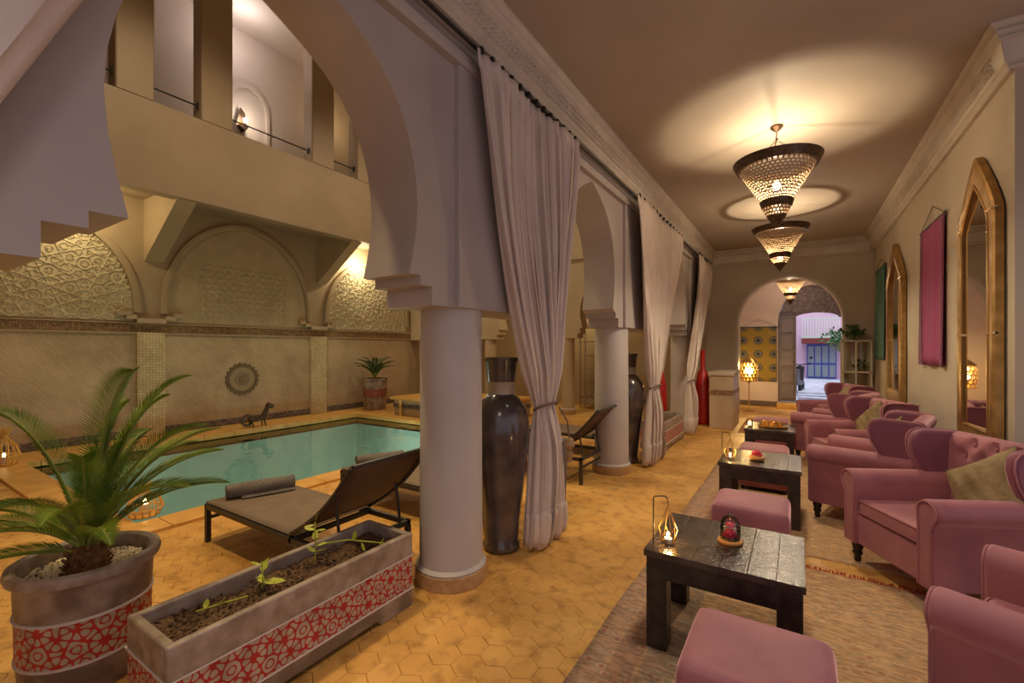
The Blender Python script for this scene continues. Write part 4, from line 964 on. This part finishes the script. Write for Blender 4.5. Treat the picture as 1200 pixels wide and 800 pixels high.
# gold wicker lanterns
def wicker(loc, label, h=.40, r=.12):
    t = thing('wicker_lantern', loc, label, 'lantern', 'gold wicker lanterns')
    for k in range(14):
        a = 2*PI*k/14
        MB().tube([(r*.75*cos(a), r*.75*sin(a), 0), (r*cos(a), r*sin(a), h*.25), (r*.8*cos(a), r*.8*sin(a), h*.5), (r*.18*cos(a), r*.18*sin(a), h*.74), (r*.42*cos(a), r*.42*sin(a), h)], .006, 5).build('rib', WICKER, t)
    MB().tube([(r*cos(2*PI*k/20), r*sin(2*PI*k/20), h*.25) for k in range(20)], .007, 5, True).build('hoop', WICKER, t); MB().tube([(r*.2*cos(2*PI*k/12), r*.2*sin(2*PI*k/12), h*.74) for k in range(12)], .010, 5, True).build('neck_ring', WICKER, t); MB().lathe([(r*.75, 0), (r*.75, .012)], n=16).build('base', WICKER, t)
    MB().lathe([(.028, .012), (.028, .10)], n=12).build('candle', PLASTER_UP, t); MB().ball((0, 0, .125), .014, 8, (1, 1, 1.8)).build('flame', FLAME, t)
wicker((-8.18, 1.25, .0235), 'gold wicker lantern on the far left corner of the pool', .46, .14)
wicker((-4.70, 1.52, .0235), 'gold wicker lantern behind the big pot at the pool corner', .28, .13)

# gray pedestal
pd = thing('pedestal', (-1.95, 3.76, 0), 'slim slate grey square pedestal right of the first curtain', 'pedestal')
MB().prism([(-.09, 0), (.09, 0), (.12, .58), (-.12, .58)], 'y', -.10, .10).build('body', CONC_GREY, pd, bevel=.01); MB().box(-.13, .13, -.12, .12, .58, .60).build('top', CONC_GREY, pd, bevel=.006)

# étagère behind arcade
et = thing('etagere', (-4.50, 10.1, 0), 'slim metal ladder shelf against the yellow back wall of the court', 'shelf')
for x in (0, .40):
    for y in (0, .3): MB().box(x, x+.025, y, y+.025, 0, 2.1).build('post', STEEL, et)
for k in range(6): MB().box(0, .42, 0, .32, .25+k*.34, .27+k*.34).build('shelf', STEEL, et)
leafy('potted_plant', (-3.45, 10.1, 1.05), 'small green plant beside the metal ladder shelf', 26, .28, .25, LEAFG, 8, .05, .1)
MB().box(-.16, .16, -.16, .16, -1.05, -.02).build('stand', STEEL, [o for o in C.objects if o.name == 'potted_plant'][0])

# ------------------------------------------------------------------ rugs
def rug(name, x0, x1, y0, y1, label, m, fringe=None):
    t = thing(name, ((x0+x1)/2, (y0+y1)/2, 0), label, 'rug'); hw, hl = (x1-x0)/2, (y1-y0)/2
    MB().grid(lambda u, v: (-hw+2*hw*u+.004*sin(v*17)*(abs(u-.5) > .45), -hl+2*hl*v, .0065+.001*sin(u*9)*sin(v*23)), 30, 60).build('pile', m, t).modifiers.new('s', 'SOLIDIFY').thickness = .007
    if fringe:
        fm = MB(); rnd = random.Random(2)
        for k in range(260):
            x = -hw+2*hw*k/260; l = rnd.uniform(.03, .07); fm.tube([(x, hl-.005, .005), (x+rnd.uniform(-.02, .02), hl+l, .003)], .0028, 4)
        tag(fm.build('fringe', fringe, t), kind='stuff')
RUG1 = rug_material('worn_rug_pattern', 1.0); RUG2 = rug_material('worn_rug_pattern_two', 1.0)
REDF = mat('red_fringe', (.42, .05, .02), .9)
rug('patterned_rug', -.86, 1.14, .5, 3.52, 'worn beige and rust patterned rug in the foreground under the first table', RUG1, REDF)
rug('patterned_rug', -.86, 1.14, 3.74, 7.2, 'worn patterned rug under the second and third tables', RUG2)
rug('patterned_rug', -.88, .6, 8.6, 10.5, 'small reddish rug before the end archway', mat('red_rug', (.42, .12, .04), .9, (.50, .26, .10), 9))

# ------------------------------------------------------------------ armchair
def rounded_roll(cx, cz, r, a0, a1, n=14): return [(cx+r*cos(a0+(a1-a0)*k/n), cz+r*sin(a0+(a1-a0)*k/n)) for k in range(n+1)]
def make_armchair():
    t = thing('armchair', (0, 0, 0), 'x', 'armchair', 'mauve velvet wing armchairs')
    for sg in (-1, 1):
        prof = [(.252, .13), (.352, .13), (.352, .48)]+rounded_roll(.318, .548, .072, -1.0, PI*1.0)+[(.252, .46)]
        prof = [(sg*x, z) for x, z in prof]
        o = MB().prism(prof, 'y', -.37, .30).build('armrest', VELVET, t, bevel=.012, seg=3)
        pf = [(sg*.262, .14)]+[(sg*.262, .46)]+[(sg*x, z) for x, z in reversed(rounded_roll(.318, .548, .062, -.8, PI, 12))]+[(sg*.342, .46), (sg*.342, .14)]
        MB().tube([(x, -.374, z) for x, z in pf], .0055, 6).build('piping', PIPING, o)
        w_ = [(.22, .47), (.15, .55), (.09, .63), (.05, .71), (.03, .79), (.035, .845), (.06, .88), (.11, .895), (.20, .893), (.28, .888), (.352, .878), (.36, .80), (.32, .60), (.30, .47)]
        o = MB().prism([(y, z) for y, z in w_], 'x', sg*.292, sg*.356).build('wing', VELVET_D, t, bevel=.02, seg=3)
        MB().tube([(sg*.358, y, z) for y, z in w_[:11]], .0055, 6).build('piping', PIPING, o)
    MB().box(-.26, .26, -.345, .30, .13, .335).build('seat_base', VELVET, t, bevel=.015, seg=3)
    c = MB().box(-.248, .248, -.352, .24, .338, .435).build('seat_cushion', VELVET, t, bevel=.03, seg=4)
    MB().tube([(-.24, .2, .425), (-.245, -.335, .425), (-.235, -.351, .425), (.235, -.351, .425), (.245, -.335, .425), (.24, .2, .425)], .0055, 6).tube([(-.245, -.335, .352), (-.235, -.351, .352), (.235, -.351, .352), (.245, -.335, .352)], .0055, 6).build('piping', PIPING, c)
    # tufted rolled back: profile in (y,z) from seat up the front, over the roll, down the back
    P = [(.215, .34), (.235, .48), (.25, .60), (.258, .70), (.262, .78), (.262, .83), (.28, .872), (.315, .89), (.355, .883), (.378, .85), (.375, .815), (.36, .79), (.355, .70), (.355, .40), (.355, .13)]
    seg_ = [0]
    for i in range(1, len(P)): seg_.append(seg_[-1]+math.dist(P[i], P[i-1]))
    T = seg_[-1]
    btn = [(x, z) for j, z in enumerate((.54, .645, .75, .83)) for x in ((-.2, -.07, .07, .2) if j % 2 == 0 else (-.135, 0, .135))]
    def fn(u, v):
        s_ = v*T; i = max(k for k in range(len(P)) if seg_[k] <= s_+1e-9); i = min(i, len(P)-2); f = (s_-seg_[i])/(seg_[i+1]-seg_[i])
        y = P[i][0]*(1-f)+P[i+1][0]*f; z = P[i][1]*(1-f)+P[i+1][1]*f; x = -.30+.60*u
        if y < .29:
            dd = 0
            for bx, bz in btn:
                r2 = (x-bx)**2+(z-bz)**2; dd = max(dd, math.exp(-r2/.0011))
            y += .030*dd-.008*(1-dd)
        return (x, y, z)
    m = MB().grid(fn, 61, 70); nv = 70; nu = 61
    m.f.append(tuple(j*nu for j in range(nv))); m.f.append(tuple(j*nu+nu-1 for j in range(nv)))
    b = m.build('backrest', VELVET, t, smooth=60)
    for bx, bz in btn:
        MB().ball((bx, .275, bz), .009, 8).build('button', VELVET, b)
    for x in (-.30, .30):
        for y in (-.32, .32):
            MB().lathe([(.018, 0), (.022, .02), (.019, .035), (.029, .055), (.029, .065), (.023, .07), (.033, .10), (.033, .135)], (x, y), 14).build('leg', CHAIRLEG, t)
    return t
arm0 = make_armchair(); used = [False]
CH = [((.402, 2.074), (.689, 2.665), 'nearest mauve armchair cut off at the bottom right corner'),
      ((.604, 3.255), (.297, 3.827), 'large mauve armchair at right whose seat faces the camera, beside the first table'),
      ((.101, 4.638), (.27, 5.24), 'third mauve armchair, dark outer side and wing turned to the camera, beside the second table'),
      ((.338, 5.602), (.094, 6.218), 'fourth mauve armchair holding a large gold cushion against its tufted back, before the far mirror'),
      ((-.034, 6.90), (.20, 7.46), 'fifth mauve armchair, dark side turned to the camera, at the third table'),
      ((.265, 7.98), (.015, 8.58), 'farthest mauve armchair near the end archway')]
chairs = []
for k, (p1, p2, lb) in enumerate(CH):
    m = Vector(((p1[0]+p2[0])/2, (p1[1]+p2[1])/2, 0)); a = Vector((p2[0]-p1[0], p2[1]-p1[1], 0)).normalized()
    back = Vector((a.y, -a.x, 0))
    if back.x < 0: back = -back
    o = arm0 if k == 0 else copy_tree(arm0)
    zr = .0105
    o.location = m+back*.36+Vector((0, 0, zr)); o.rotation_euler = (0, 0, math.atan2(back.y, back.x)-PI/2); o['label'] = lb
    chairs.append((o, back))
# gold cushions leaning corner-up in the chairs
def make_cushion():
    t = thing('gold_cushion', (0, 0, 0), 'x', 'cushion', 'gold cushions'); S_ = .215
    def fn(sgn):
        def g(u, v):
            a, b = 2*u-1, 2*v-1; pin = 1-.10*(abs(a)*abs(b))**2+.0; ed = (1-a**4)*(1-b**4)
            x = S_*a*(1-.09*(1-b*b)*abs(a)); z = S_*b*(1-.09*(1-a*a)*abs(b))
            th = .078*max(0, ed)**.55+.004*sin(a*14+b*6)*ed
            c_, s_ = cos(.72), sin(.72); X_, Z_ = x*c_-z*s_, x*s_+z*c_
            if Z_ < -.155: Z_ = -.155+(Z_+.155)*.12
            return (X_, sgn*th, Z_)
        return g
    MB().grid(fn(-1), 26, 26).grid(fn(1), 26, 26).build('cover', GOLDC, t, smooth=80)
    pp = []
    for a, b in ((-1, -1), (1, -1), (1, 1), (-1, 1)):
        pp.append((a, b))
    ring = []
    for i in range(4):
        (a, b), (c, d) = pp[i], pp[(i+1) % 4]
        for k in range(8):
            q = k/8; aa, bb = a+(c-a)*q, b+(d-b)*q; ring.append(fn(1)((aa+1)/2, (bb+1)/2))
    MB().tube(ring, .004, 5, True).build('seam', GOLDC, t)
    return t
cu0 = make_cushion()
CUS = [(1, -.13, 'large gold cushion standing on its corner in the armchair at far right'), (2, .0, 'gold cushion half hidden behind the dark wing of the third armchair'),
       (3, .0, 'gold cushion leaning on the tufted back of the fourth armchair'), (5, .0, 'small looking gold cushion in the farthest armchair')]
for k, (ci, lx, lb) in enumerate(CUS):
    ch, back = chairs[ci]; o = cu0 if k == 0 else copy_tree(cu0)
    o.location = ch.location+back*.125+Vector((0, 0, .60)); side = Vector((-back.y, back.x, 0)); o.location += side*lx
    o.rotation_euler = (math.radians(-14), math.radians(7 if k == 0 else 0), ch.rotation_euler.z); o['label'] = lb

# ------------------------------------------------------------------ coffee tables and ottomans
def make_table():
    t = thing('coffee_table', (0, 0, 0), 'x', 'table', 'black coffee tables'); W, D, H = .66, .575, .47
    n = 6; ed = [0, .105, .22, .335, .445, .555, .66]
    for i in range(n): MB().box(-W/2+ed[i]+.0005, -W/2+ed[i+1]-.0005, -D/2, D/2, H-.03, H-.0004*(i % 2)).build('plank', TABLETOP, t, bevel=.0012)
    fr = MB().box(-W/2+.03, W/2-.03, -D/2+.012, -D/2+.035, H-.13, H-.031).box(-W/2+.03, W/2-.03, D/2-.035, D/2-.012, H-.13, H-.031).box(-W/2+.012, -W/2+.035, -D/2+.03, D/2-.03, H-.13, H-.031).box(W/2-.035, W/2-.012, -D/2+.03, D/2-.03, H-.13, H-.031)
    fr.build('apron', BLACKWOOD, t, bevel=.002)
    for x in (-1, 1):
        for y in (-1, 1):
            x0 = x*(W/2-.01); x1 = x*(W/2-.105); y0 = y*(D/2-.01); y1 = y*(D/2-.105)
            MB().box(min(x0, x1), max(x0, x1), min(y0, y1), max(y0, y1), 0, H-.031).build('leg', BLACKWOOD, t, bevel=.004)
    return t
tb = make_table(); TB = [(-.30, 2.455, 'nearest black wooden coffee table with glass dome and hanging candle'), (-.275, 4.50, 'second black coffee table, with red rose on a wooden dish'), (-.29, 6.42, 'third black coffee table, carrying a tray of brass glasses')]
for k, (x, y, lb) in enumerate(TB):
    o = tb if k == 0 else copy_tree(tb); o.location = (x, y, .009); o['label'] = lb
    if k == 2: o.scale = (.80, 1.05, 1)
    if k == 1: o.scale = (.92, 1.12, 1)
def make_ottoman():
    t = thing('ottoman', (0, 0, 0), 'x', 'ottoman', 'mauve velvet ottomans')
    prof = [(.90, .035), (.97, .045), (1, .07), (1, .22), (1, .355), (.985, .385), (.95, .405), (.86, .418), (.6, .424), (.3, .426), (.01, .427)]
    def fn(u, v):
        i = min(len(prof)-2, int(v*(len(prof)-1))); f = v*(len(prof)-1)-i; k = prof[i][0]*(1-f)+prof[i+1][0]*f; z = prof[i][1]*(1-f)+prof[i+1][1]*f
        a = 2*PI*u; e = .16; cx, sy = cos(a), sin(a)
        return (.228*k*math.copysign(abs(cx)**e, cx), .215*k*math.copysign(abs(sy)**e, sy), z)
    MB().grid(lambda u, v: fn((u+.5/96), v), 96, 31, True).build('body', VELVET, t, smooth=70)
    MB().box(-.19, .19, -.18, .18, .032, .04).build('underside', CHAIRLEG, t)
    for x in (-.18, .18):
        for y in (-.165, .165): MB().lathe([(.015, 0), (.022, .04)], (x, y), 10).build('foot', CHAIRLEG, t)
    return t
ot = make_ottoman(); OT = [(-.115, 1.72, 'nearest mauve velvet ottoman at the bottom edge, before the first table'), (-.265, 3.42, 'mauve ottoman between the first and second tables'), (-.30, 5.35, 'mauve ottoman between the second and third tables'), (-.33, 7.55, 'farthest mauve ottoman behind the third table')]
for k, (x, y, lb) in enumerate(OT):
    o = ot if k == 0 else copy_tree(ot); o.location = (x, y, .009); o['label'] = lb

# ------------------------------------------------------------------ table-top things
TZ = .479
def hanging_lantern(x, y, label, z=TZ, stand=True, e=1.6):
    t = thing('wire_lantern', (x, y, z), label, 'lantern', 'gold wire candle lanterns')
    MB().tube([(-.035, -.035, .002), (-.035, -.035, .235), (-.03, -.03, .242), (.01, .01, .238), (.018, .018, .225)], .003, 6).build('hook_stand', IRON, t)
    m = MB(); N = 6; Rr = .046
    for k in range(N):
        a = 2*PI*k/N; b = a+PI/N
        m.tube([(.022, .022, .19), (.022+Rr*cos(a), .022+Rr*sin(a), .075), (.022+Rr*.7*cos(b), .022+Rr*.7*sin(b), .012)], .0022, 5)
        m.tube([(.022+Rr*cos(a), .022+Rr*sin(a), .075), (.022+Rr*.7*cos(a-PI/N), .022+Rr*.7*sin(a-PI/N), .012)], .0022, 5)
    m.tube([(.022+Rr*.7*cos(2*PI*(k+.5)/N), .022+Rr*.7*sin(2*PI*(k+.5)/N), .012) for k in range(N)], .0022, 5, True).tube([(.022, .022, .19), (.018, .018, .225)], .003, 5)
    m.build('wire_cage', BRASS, t)
    MB().lathe([(.020, .004), (.020, .028)], (.022, .022), 14).build('candle', PLASTER_UP, t)
    MB().ball((.022, .022, .045), .009, 8, (1, 1, 1.7)).build('flame', FLAME, t)
    lamp('candle_light', (x+.022, y+.022, z+.065), e, (1, .6, .22), .012)
    return t
hanging_lantern(-.565, 2.27, 'gold wire candle lantern on the left corner of the nearest table')
hanging_lantern(-.52, 4.30, 'gold wire candle lantern on the left corner of the second table')
gc = thing('glass_candle', (-.50, 6.23, TZ), 'glowing glass candle on the third table', 'candle')
MB().lathe([(.028, .002), (.036, .03), (.036, .07), (.030, .09)], n=16, cap=False).build('glass', GLASS, gc); MB().lathe([(.024, .003), (.026, .03)], n=12).build('wax', PLASTER_UP, gc); MB().ball((0, 0, .05), .012, 8, (1, 1, 1.6)).build('flame', FLAME, gc)
lamp('candle_light', (-.50, 6.23, TZ+.10), 1.6, (1, .6, .22), .02)
# rose dome
rd = thing('rose_dome', (-.285, 2.475, TZ), 'glass dome over red roses on an orange wooden base, on the nearest table', 'ornament')
MB().lathe([(.052, 0), (.058, .006), (.058, .014), (.048, .02)], n=32).build('base', WOOD_O, rd)
def rose(mb, c, r, seed):
    rnd = random.Random(seed)
    mb.ball(c, r*.55, 10)
    for k in range(11):
        a = k*2.4; q = r*(.35+.5*k/11); h = c[2]+r*(.35-.5*k/11)
        mb.ball((c[0]+q*cos(a), c[1]+q*sin(a), h), r*.42, 7, (1, 1, .8))
rs = MB(); rose(rs, (0, 0, .052), .026, 1); rose(rs, (.0, 0, .086), .022, 2); rose(rs, (-.022, -.012, .038), .016, 3); rose(rs, (.024, -.008, .038), .016, 4); rose(rs, (.004, -.026, .036), .015, 5)
rs.build('roses', ROSE, rd)
lf = MB()
for k in range(8):
    a = k*PI/4; lf.add([(.01*cos(a), .01*sin(a), .021), (.034*cos(a+.3), .034*sin(a+.3), .030), (.046*cos(a), .046*sin(a), .022), (.034*cos(a-.3), .034*sin(a-.3), .030)], [(0, 1, 2, 3)])
lf.build('leaves', LEAFG, rd, smooth=0)
MB().lathe([(.045, .02), (.046, .08), (.043, .102), (.032, .122), (.015, .133), (.004, .136), (.004, .140), (.009, .146), (.006, .156), (.0, .158)], n=32, cap=False).build('glass_dome', GLASS, rd)
r2 = thing('rose_dish', (-.30, 4.43, TZ), 'red rose on a round wooden dish on the second table', 'ornament')
MB().lathe([(.045, 0), (.062, .012), (.064, .03), (.055, .034)], n=28).build('dish', WOOD_O, r2)
rs = MB(); rose(rs, (0, 0, .062), .034, 7); rose(rs, (.02, -.01, .048), .025, 8); rose(rs, (-.022, 0, .050), .024, 9); rs.build('rose', ROSE, r2)
tr = tag(MB().lathe([(.12, 0), (.14, .008), (.145, .022), (.138, .022), (.13, .012), (.01, .010)], n=32, cap=False, sx=1.15).build('brass_tray', BRASS), 'oval brass tray on the third table', 'tray'); tr.location = (-.26, 6.38, TZ)
g0 = None
for k, (x, y) in enumerate(((-.06, .0), (.0, -.04), (.05, .02), (-.01, .05), (.09, -.03), (-.10, .04))):
    if g0 is None:
        o = MB().lathe([(.018, 0), (.022, .01), (.028, .06), (.026, .06), (.02, .012), (.001, .01)], n=14, cap=False).build('tea_glass', GOLDHI); g0 = o
    else: o = g0.copy(); C.objects.link(o)
    o.location = (-.26+x, 6.38+y, TZ+.012)
    tag(o, ('brass tea glass', 'small brass glass')[k % 2]+' on the tray, '+('left of the middle', 'nearest the camera', 'right of the middle', 'at the far rim', 'rightmost of the set', 'leftmost of the set')[k], 'glass', 'tea glasses on the brass tray')

# ------------------------------------------------------------------ pendants
def lattice_cone(r0, z0, r1, z1, nu, nv, bulge=.0, hole=.30, th=.003):
    m = MB()
    def P(u, v, e=0):
        r = r0+(r1-r0)*v+bulge*sin(PI*v)+e; z = z0+(z1-z0)*v; a = 2*PI*u; return (r*cos(a), r*sin(a), z)
    for j in range(nv):
        for i in range(nu):
            off = .5 if j % 2 else 0; u0 = (i+off)/nu; u1 = (i+1+off)/nu; v0 = j/nv; v1 = (j+1)/nv
            um, vm = (u0+u1)/2, (v0+v1)/2; du, dv = (u1-u0)/2, (v1-v0)/2
            O = [(u0, v0), (um, v0), (u1, v0), (u1, vm), (u1, v1), (um, v1), (u0, v1), (u0, vm)]
            I = []
            for k in range(8):
                a = -PI*3/4+k*PI/4; I.append((um+du*cos(a)*hole*2.3, vm+dv*sin(a)*hole*2.3))
            vs = [P(*q) for q in O]+[P(*q) for q in I]
            m.add(vs, [(k, (k+1) % 8, (k+1) % 8+8, k+8) for k in range(8)])
    return m
def pendant(x, y, zrim, s, label, zc=3.58, low=True, e_up=60, e_fill=14, zb=-.15, chains=3, tip=.55):
    t = thing('pendant_lantern', (x, y, zrim), label, 'pendant lamp', 'pierced bronze pendant lanterns')
    H = zc-zrim
    MB().lathe([(.0, H), (.055, H), (.055, H-.015), (.03, H-.04), (.008, H-.055)], n=20, cap=False).build('canopy', COPPER, t)
    MB().tube([(0, 0, H-.05), (0, 0, H-.12)], .006, 6).ball((0, 0, H-.125), .014, 8).build('stem', COPPER, t)
    for k in range(chains):
        a = 2*PI*k/chains+.5; p0 = Vector((0, 0, H-.13)); p1 = Vector((.33*s*cos(a), .33*s*sin(a), .015)); n = 11
        m = MB()
        for q in range(n):
            c = p0.lerp(p1, (q+.5)/n); d = (p1-p0).normalized(); sd = d.orthogonal().normalized() if q % 2 else d.cross(d.orthogonal()).normalized(); h = (p1-p0).length/n*.58
            m.tube([c-d*h, c-d*h*.3+sd*.008, c+d*h*.3+sd*.008, c+d*h, c+d*h*.3-sd*.008, c-d*h*.3-sd*.008], .0022, 4, True)
        m.build('chain', COPPER, t)
    MB().lathe([(.315*s, -.055), (.34*s, -.05), (.375*s, .02), (.378*s, .028), (.368*s, .028), (.33*s, -.035)], n=48, cap=False).build('rim', COPPER, t)
    zl = -.36*s; rl = .135*s
    lattice_cone(.318*s, -.05, rl, zl, 46, 13, hole=.34).build('pierced_shade', SHADE, t, smooth=80)
    MB().lathe([(rl+.004, zl+.012), (rl+.010, zl), (rl-.006, zl-.055), (rl-.012, zl-.06)], n=32, cap=False).build('waist_band', COPPER, t)
    lattice_cone(rl-.012, zl-.06, rl*.62, zl-.14, 22, 3).build('pierced_neck', SHADE, t, smooth=80)
    MB().lathe([(rl*.62, zl-.14), (rl*.5, zl-.17), (rl*.25, zl-.22), (.012, zl-.25), (.004, -tip)], n=20, cap=False).build('finial', COPPER, t)
    MB().ball((0, 0, zb), .038*s, 14).tube([(0, 0, zb+.03), (0, 0, zb+.05)], .015, 8).build('bulb', BULB, t)
    lamp('pendant_and_fill_light', (x, y, zrim+zb+.075), e_up, (1, .77, .50), .03)
    lamp('pendant_and_fill_light', (x, y, zrim-tip-.03), e_fill, (1, .82, .58), .10, 'SPOT', spot=3.0)  # added fill spot under the finial; the lantern has no lamp here
    return t
pendant(-.17, 4.97, 3.22, 1.0, 'largest pierced bronze pendant lantern, nearest under the ceiling glow', e_up=44, e_fill=70, zb=-.215, tip=.60)
pendant(-.22, 7.75, 3.22, 1.0, 'second pierced bronze pendant lantern, just behind the largest', e_up=40, e_fill=62, zb=-.40, tip=.62)
pendant(-.14, 12.0, 3.05, .95, 'third pendant lantern hanging beyond the end archway', e_up=30, e_fill=20, zb=-.26, tip=.5)

# ------------------------------------------------------------------ floor lantern in the vestibule, shelf at the end wall
fn_ = thing('floor_lantern', (-.955, 11.75, 0), 'glowing pierced brass lantern on a slim pole seen through the end archway', 'floor lamp')
MB().lathe([(.13, 0), (.13, .015), (.02, .03), (.012, .05), (.012, .66), (.05, .68), (.10, .70)], n=20).build('pole', BRASS, fn_)
lattice_cone(.17, .70, .17, 1.12, 14, 5, .02, hole=.38).build('pierced_shade', BRASS, fn_, smooth=80)
MB().lathe([(.19, .70), (.19, .72), (.01, .70)], n=20, cap=False).build('tray', BRASS, fn_); MB().lathe([(.19, 1.12), (.15, 1.17), (.02, 1.28), (.01, 1.34)], n=20, cap=False).build('lid', BRASS, fn_)
MB().ball((0, 0, .92), .085, 12).build('bulb', mat('lantern_glow', (1, .75, .3), .5, emit=(1, .74, .3), es=90), fn_)
lamp('floor_lantern_light', (-.955, 11.75, 1.06), 45, (1, .66, .22), .06)
sh = thing('glass_cabinet', (.70, 10.42, 0), 'pale framed glass display shelf in the far right corner', 'cabinet')
for x in (0, .42):
    for y in (0, .34): MB().box(x, x+.03, y, y+.03, 0, 1.62).build('post', WHITEWOOD, sh)
for z in (.1, .55, 1.0, 1.58): MB().box(0, .45, 0, .37, z, z+.025).build('shelf', WHITEWOOD, sh)
MB().box(.03, .42, .008, .014, .12, 1.58).build('pane', SHELFGLASS, sh); MB().box(.20, .225, 0, .02, .1, 1.6).build('mullion', WHITEWOOD, sh)
leafy('potted_plant', (.90, 10.6, 1.605), 'dark green plant on top of the glass display shelf', 30, .2, .30, SHELFBACK, 5, .06, .09)
leafy('potted_plant', (1.0, 10.6, 1.025), 'small plant on the upper shelf of the glass cabinet', 20, .12, .2, SHELFBACK, 6, .05, .07)
tag(MB().lathe([(.03, 0), (.05, .03), (.045, .09), (.015, .13), (.03, .16)], n=16).build('orange_vase', WOOD_O), 'small orange vase on the middle shelf of the glass cabinet', 'vase').location = (1.03, 10.58, .575)
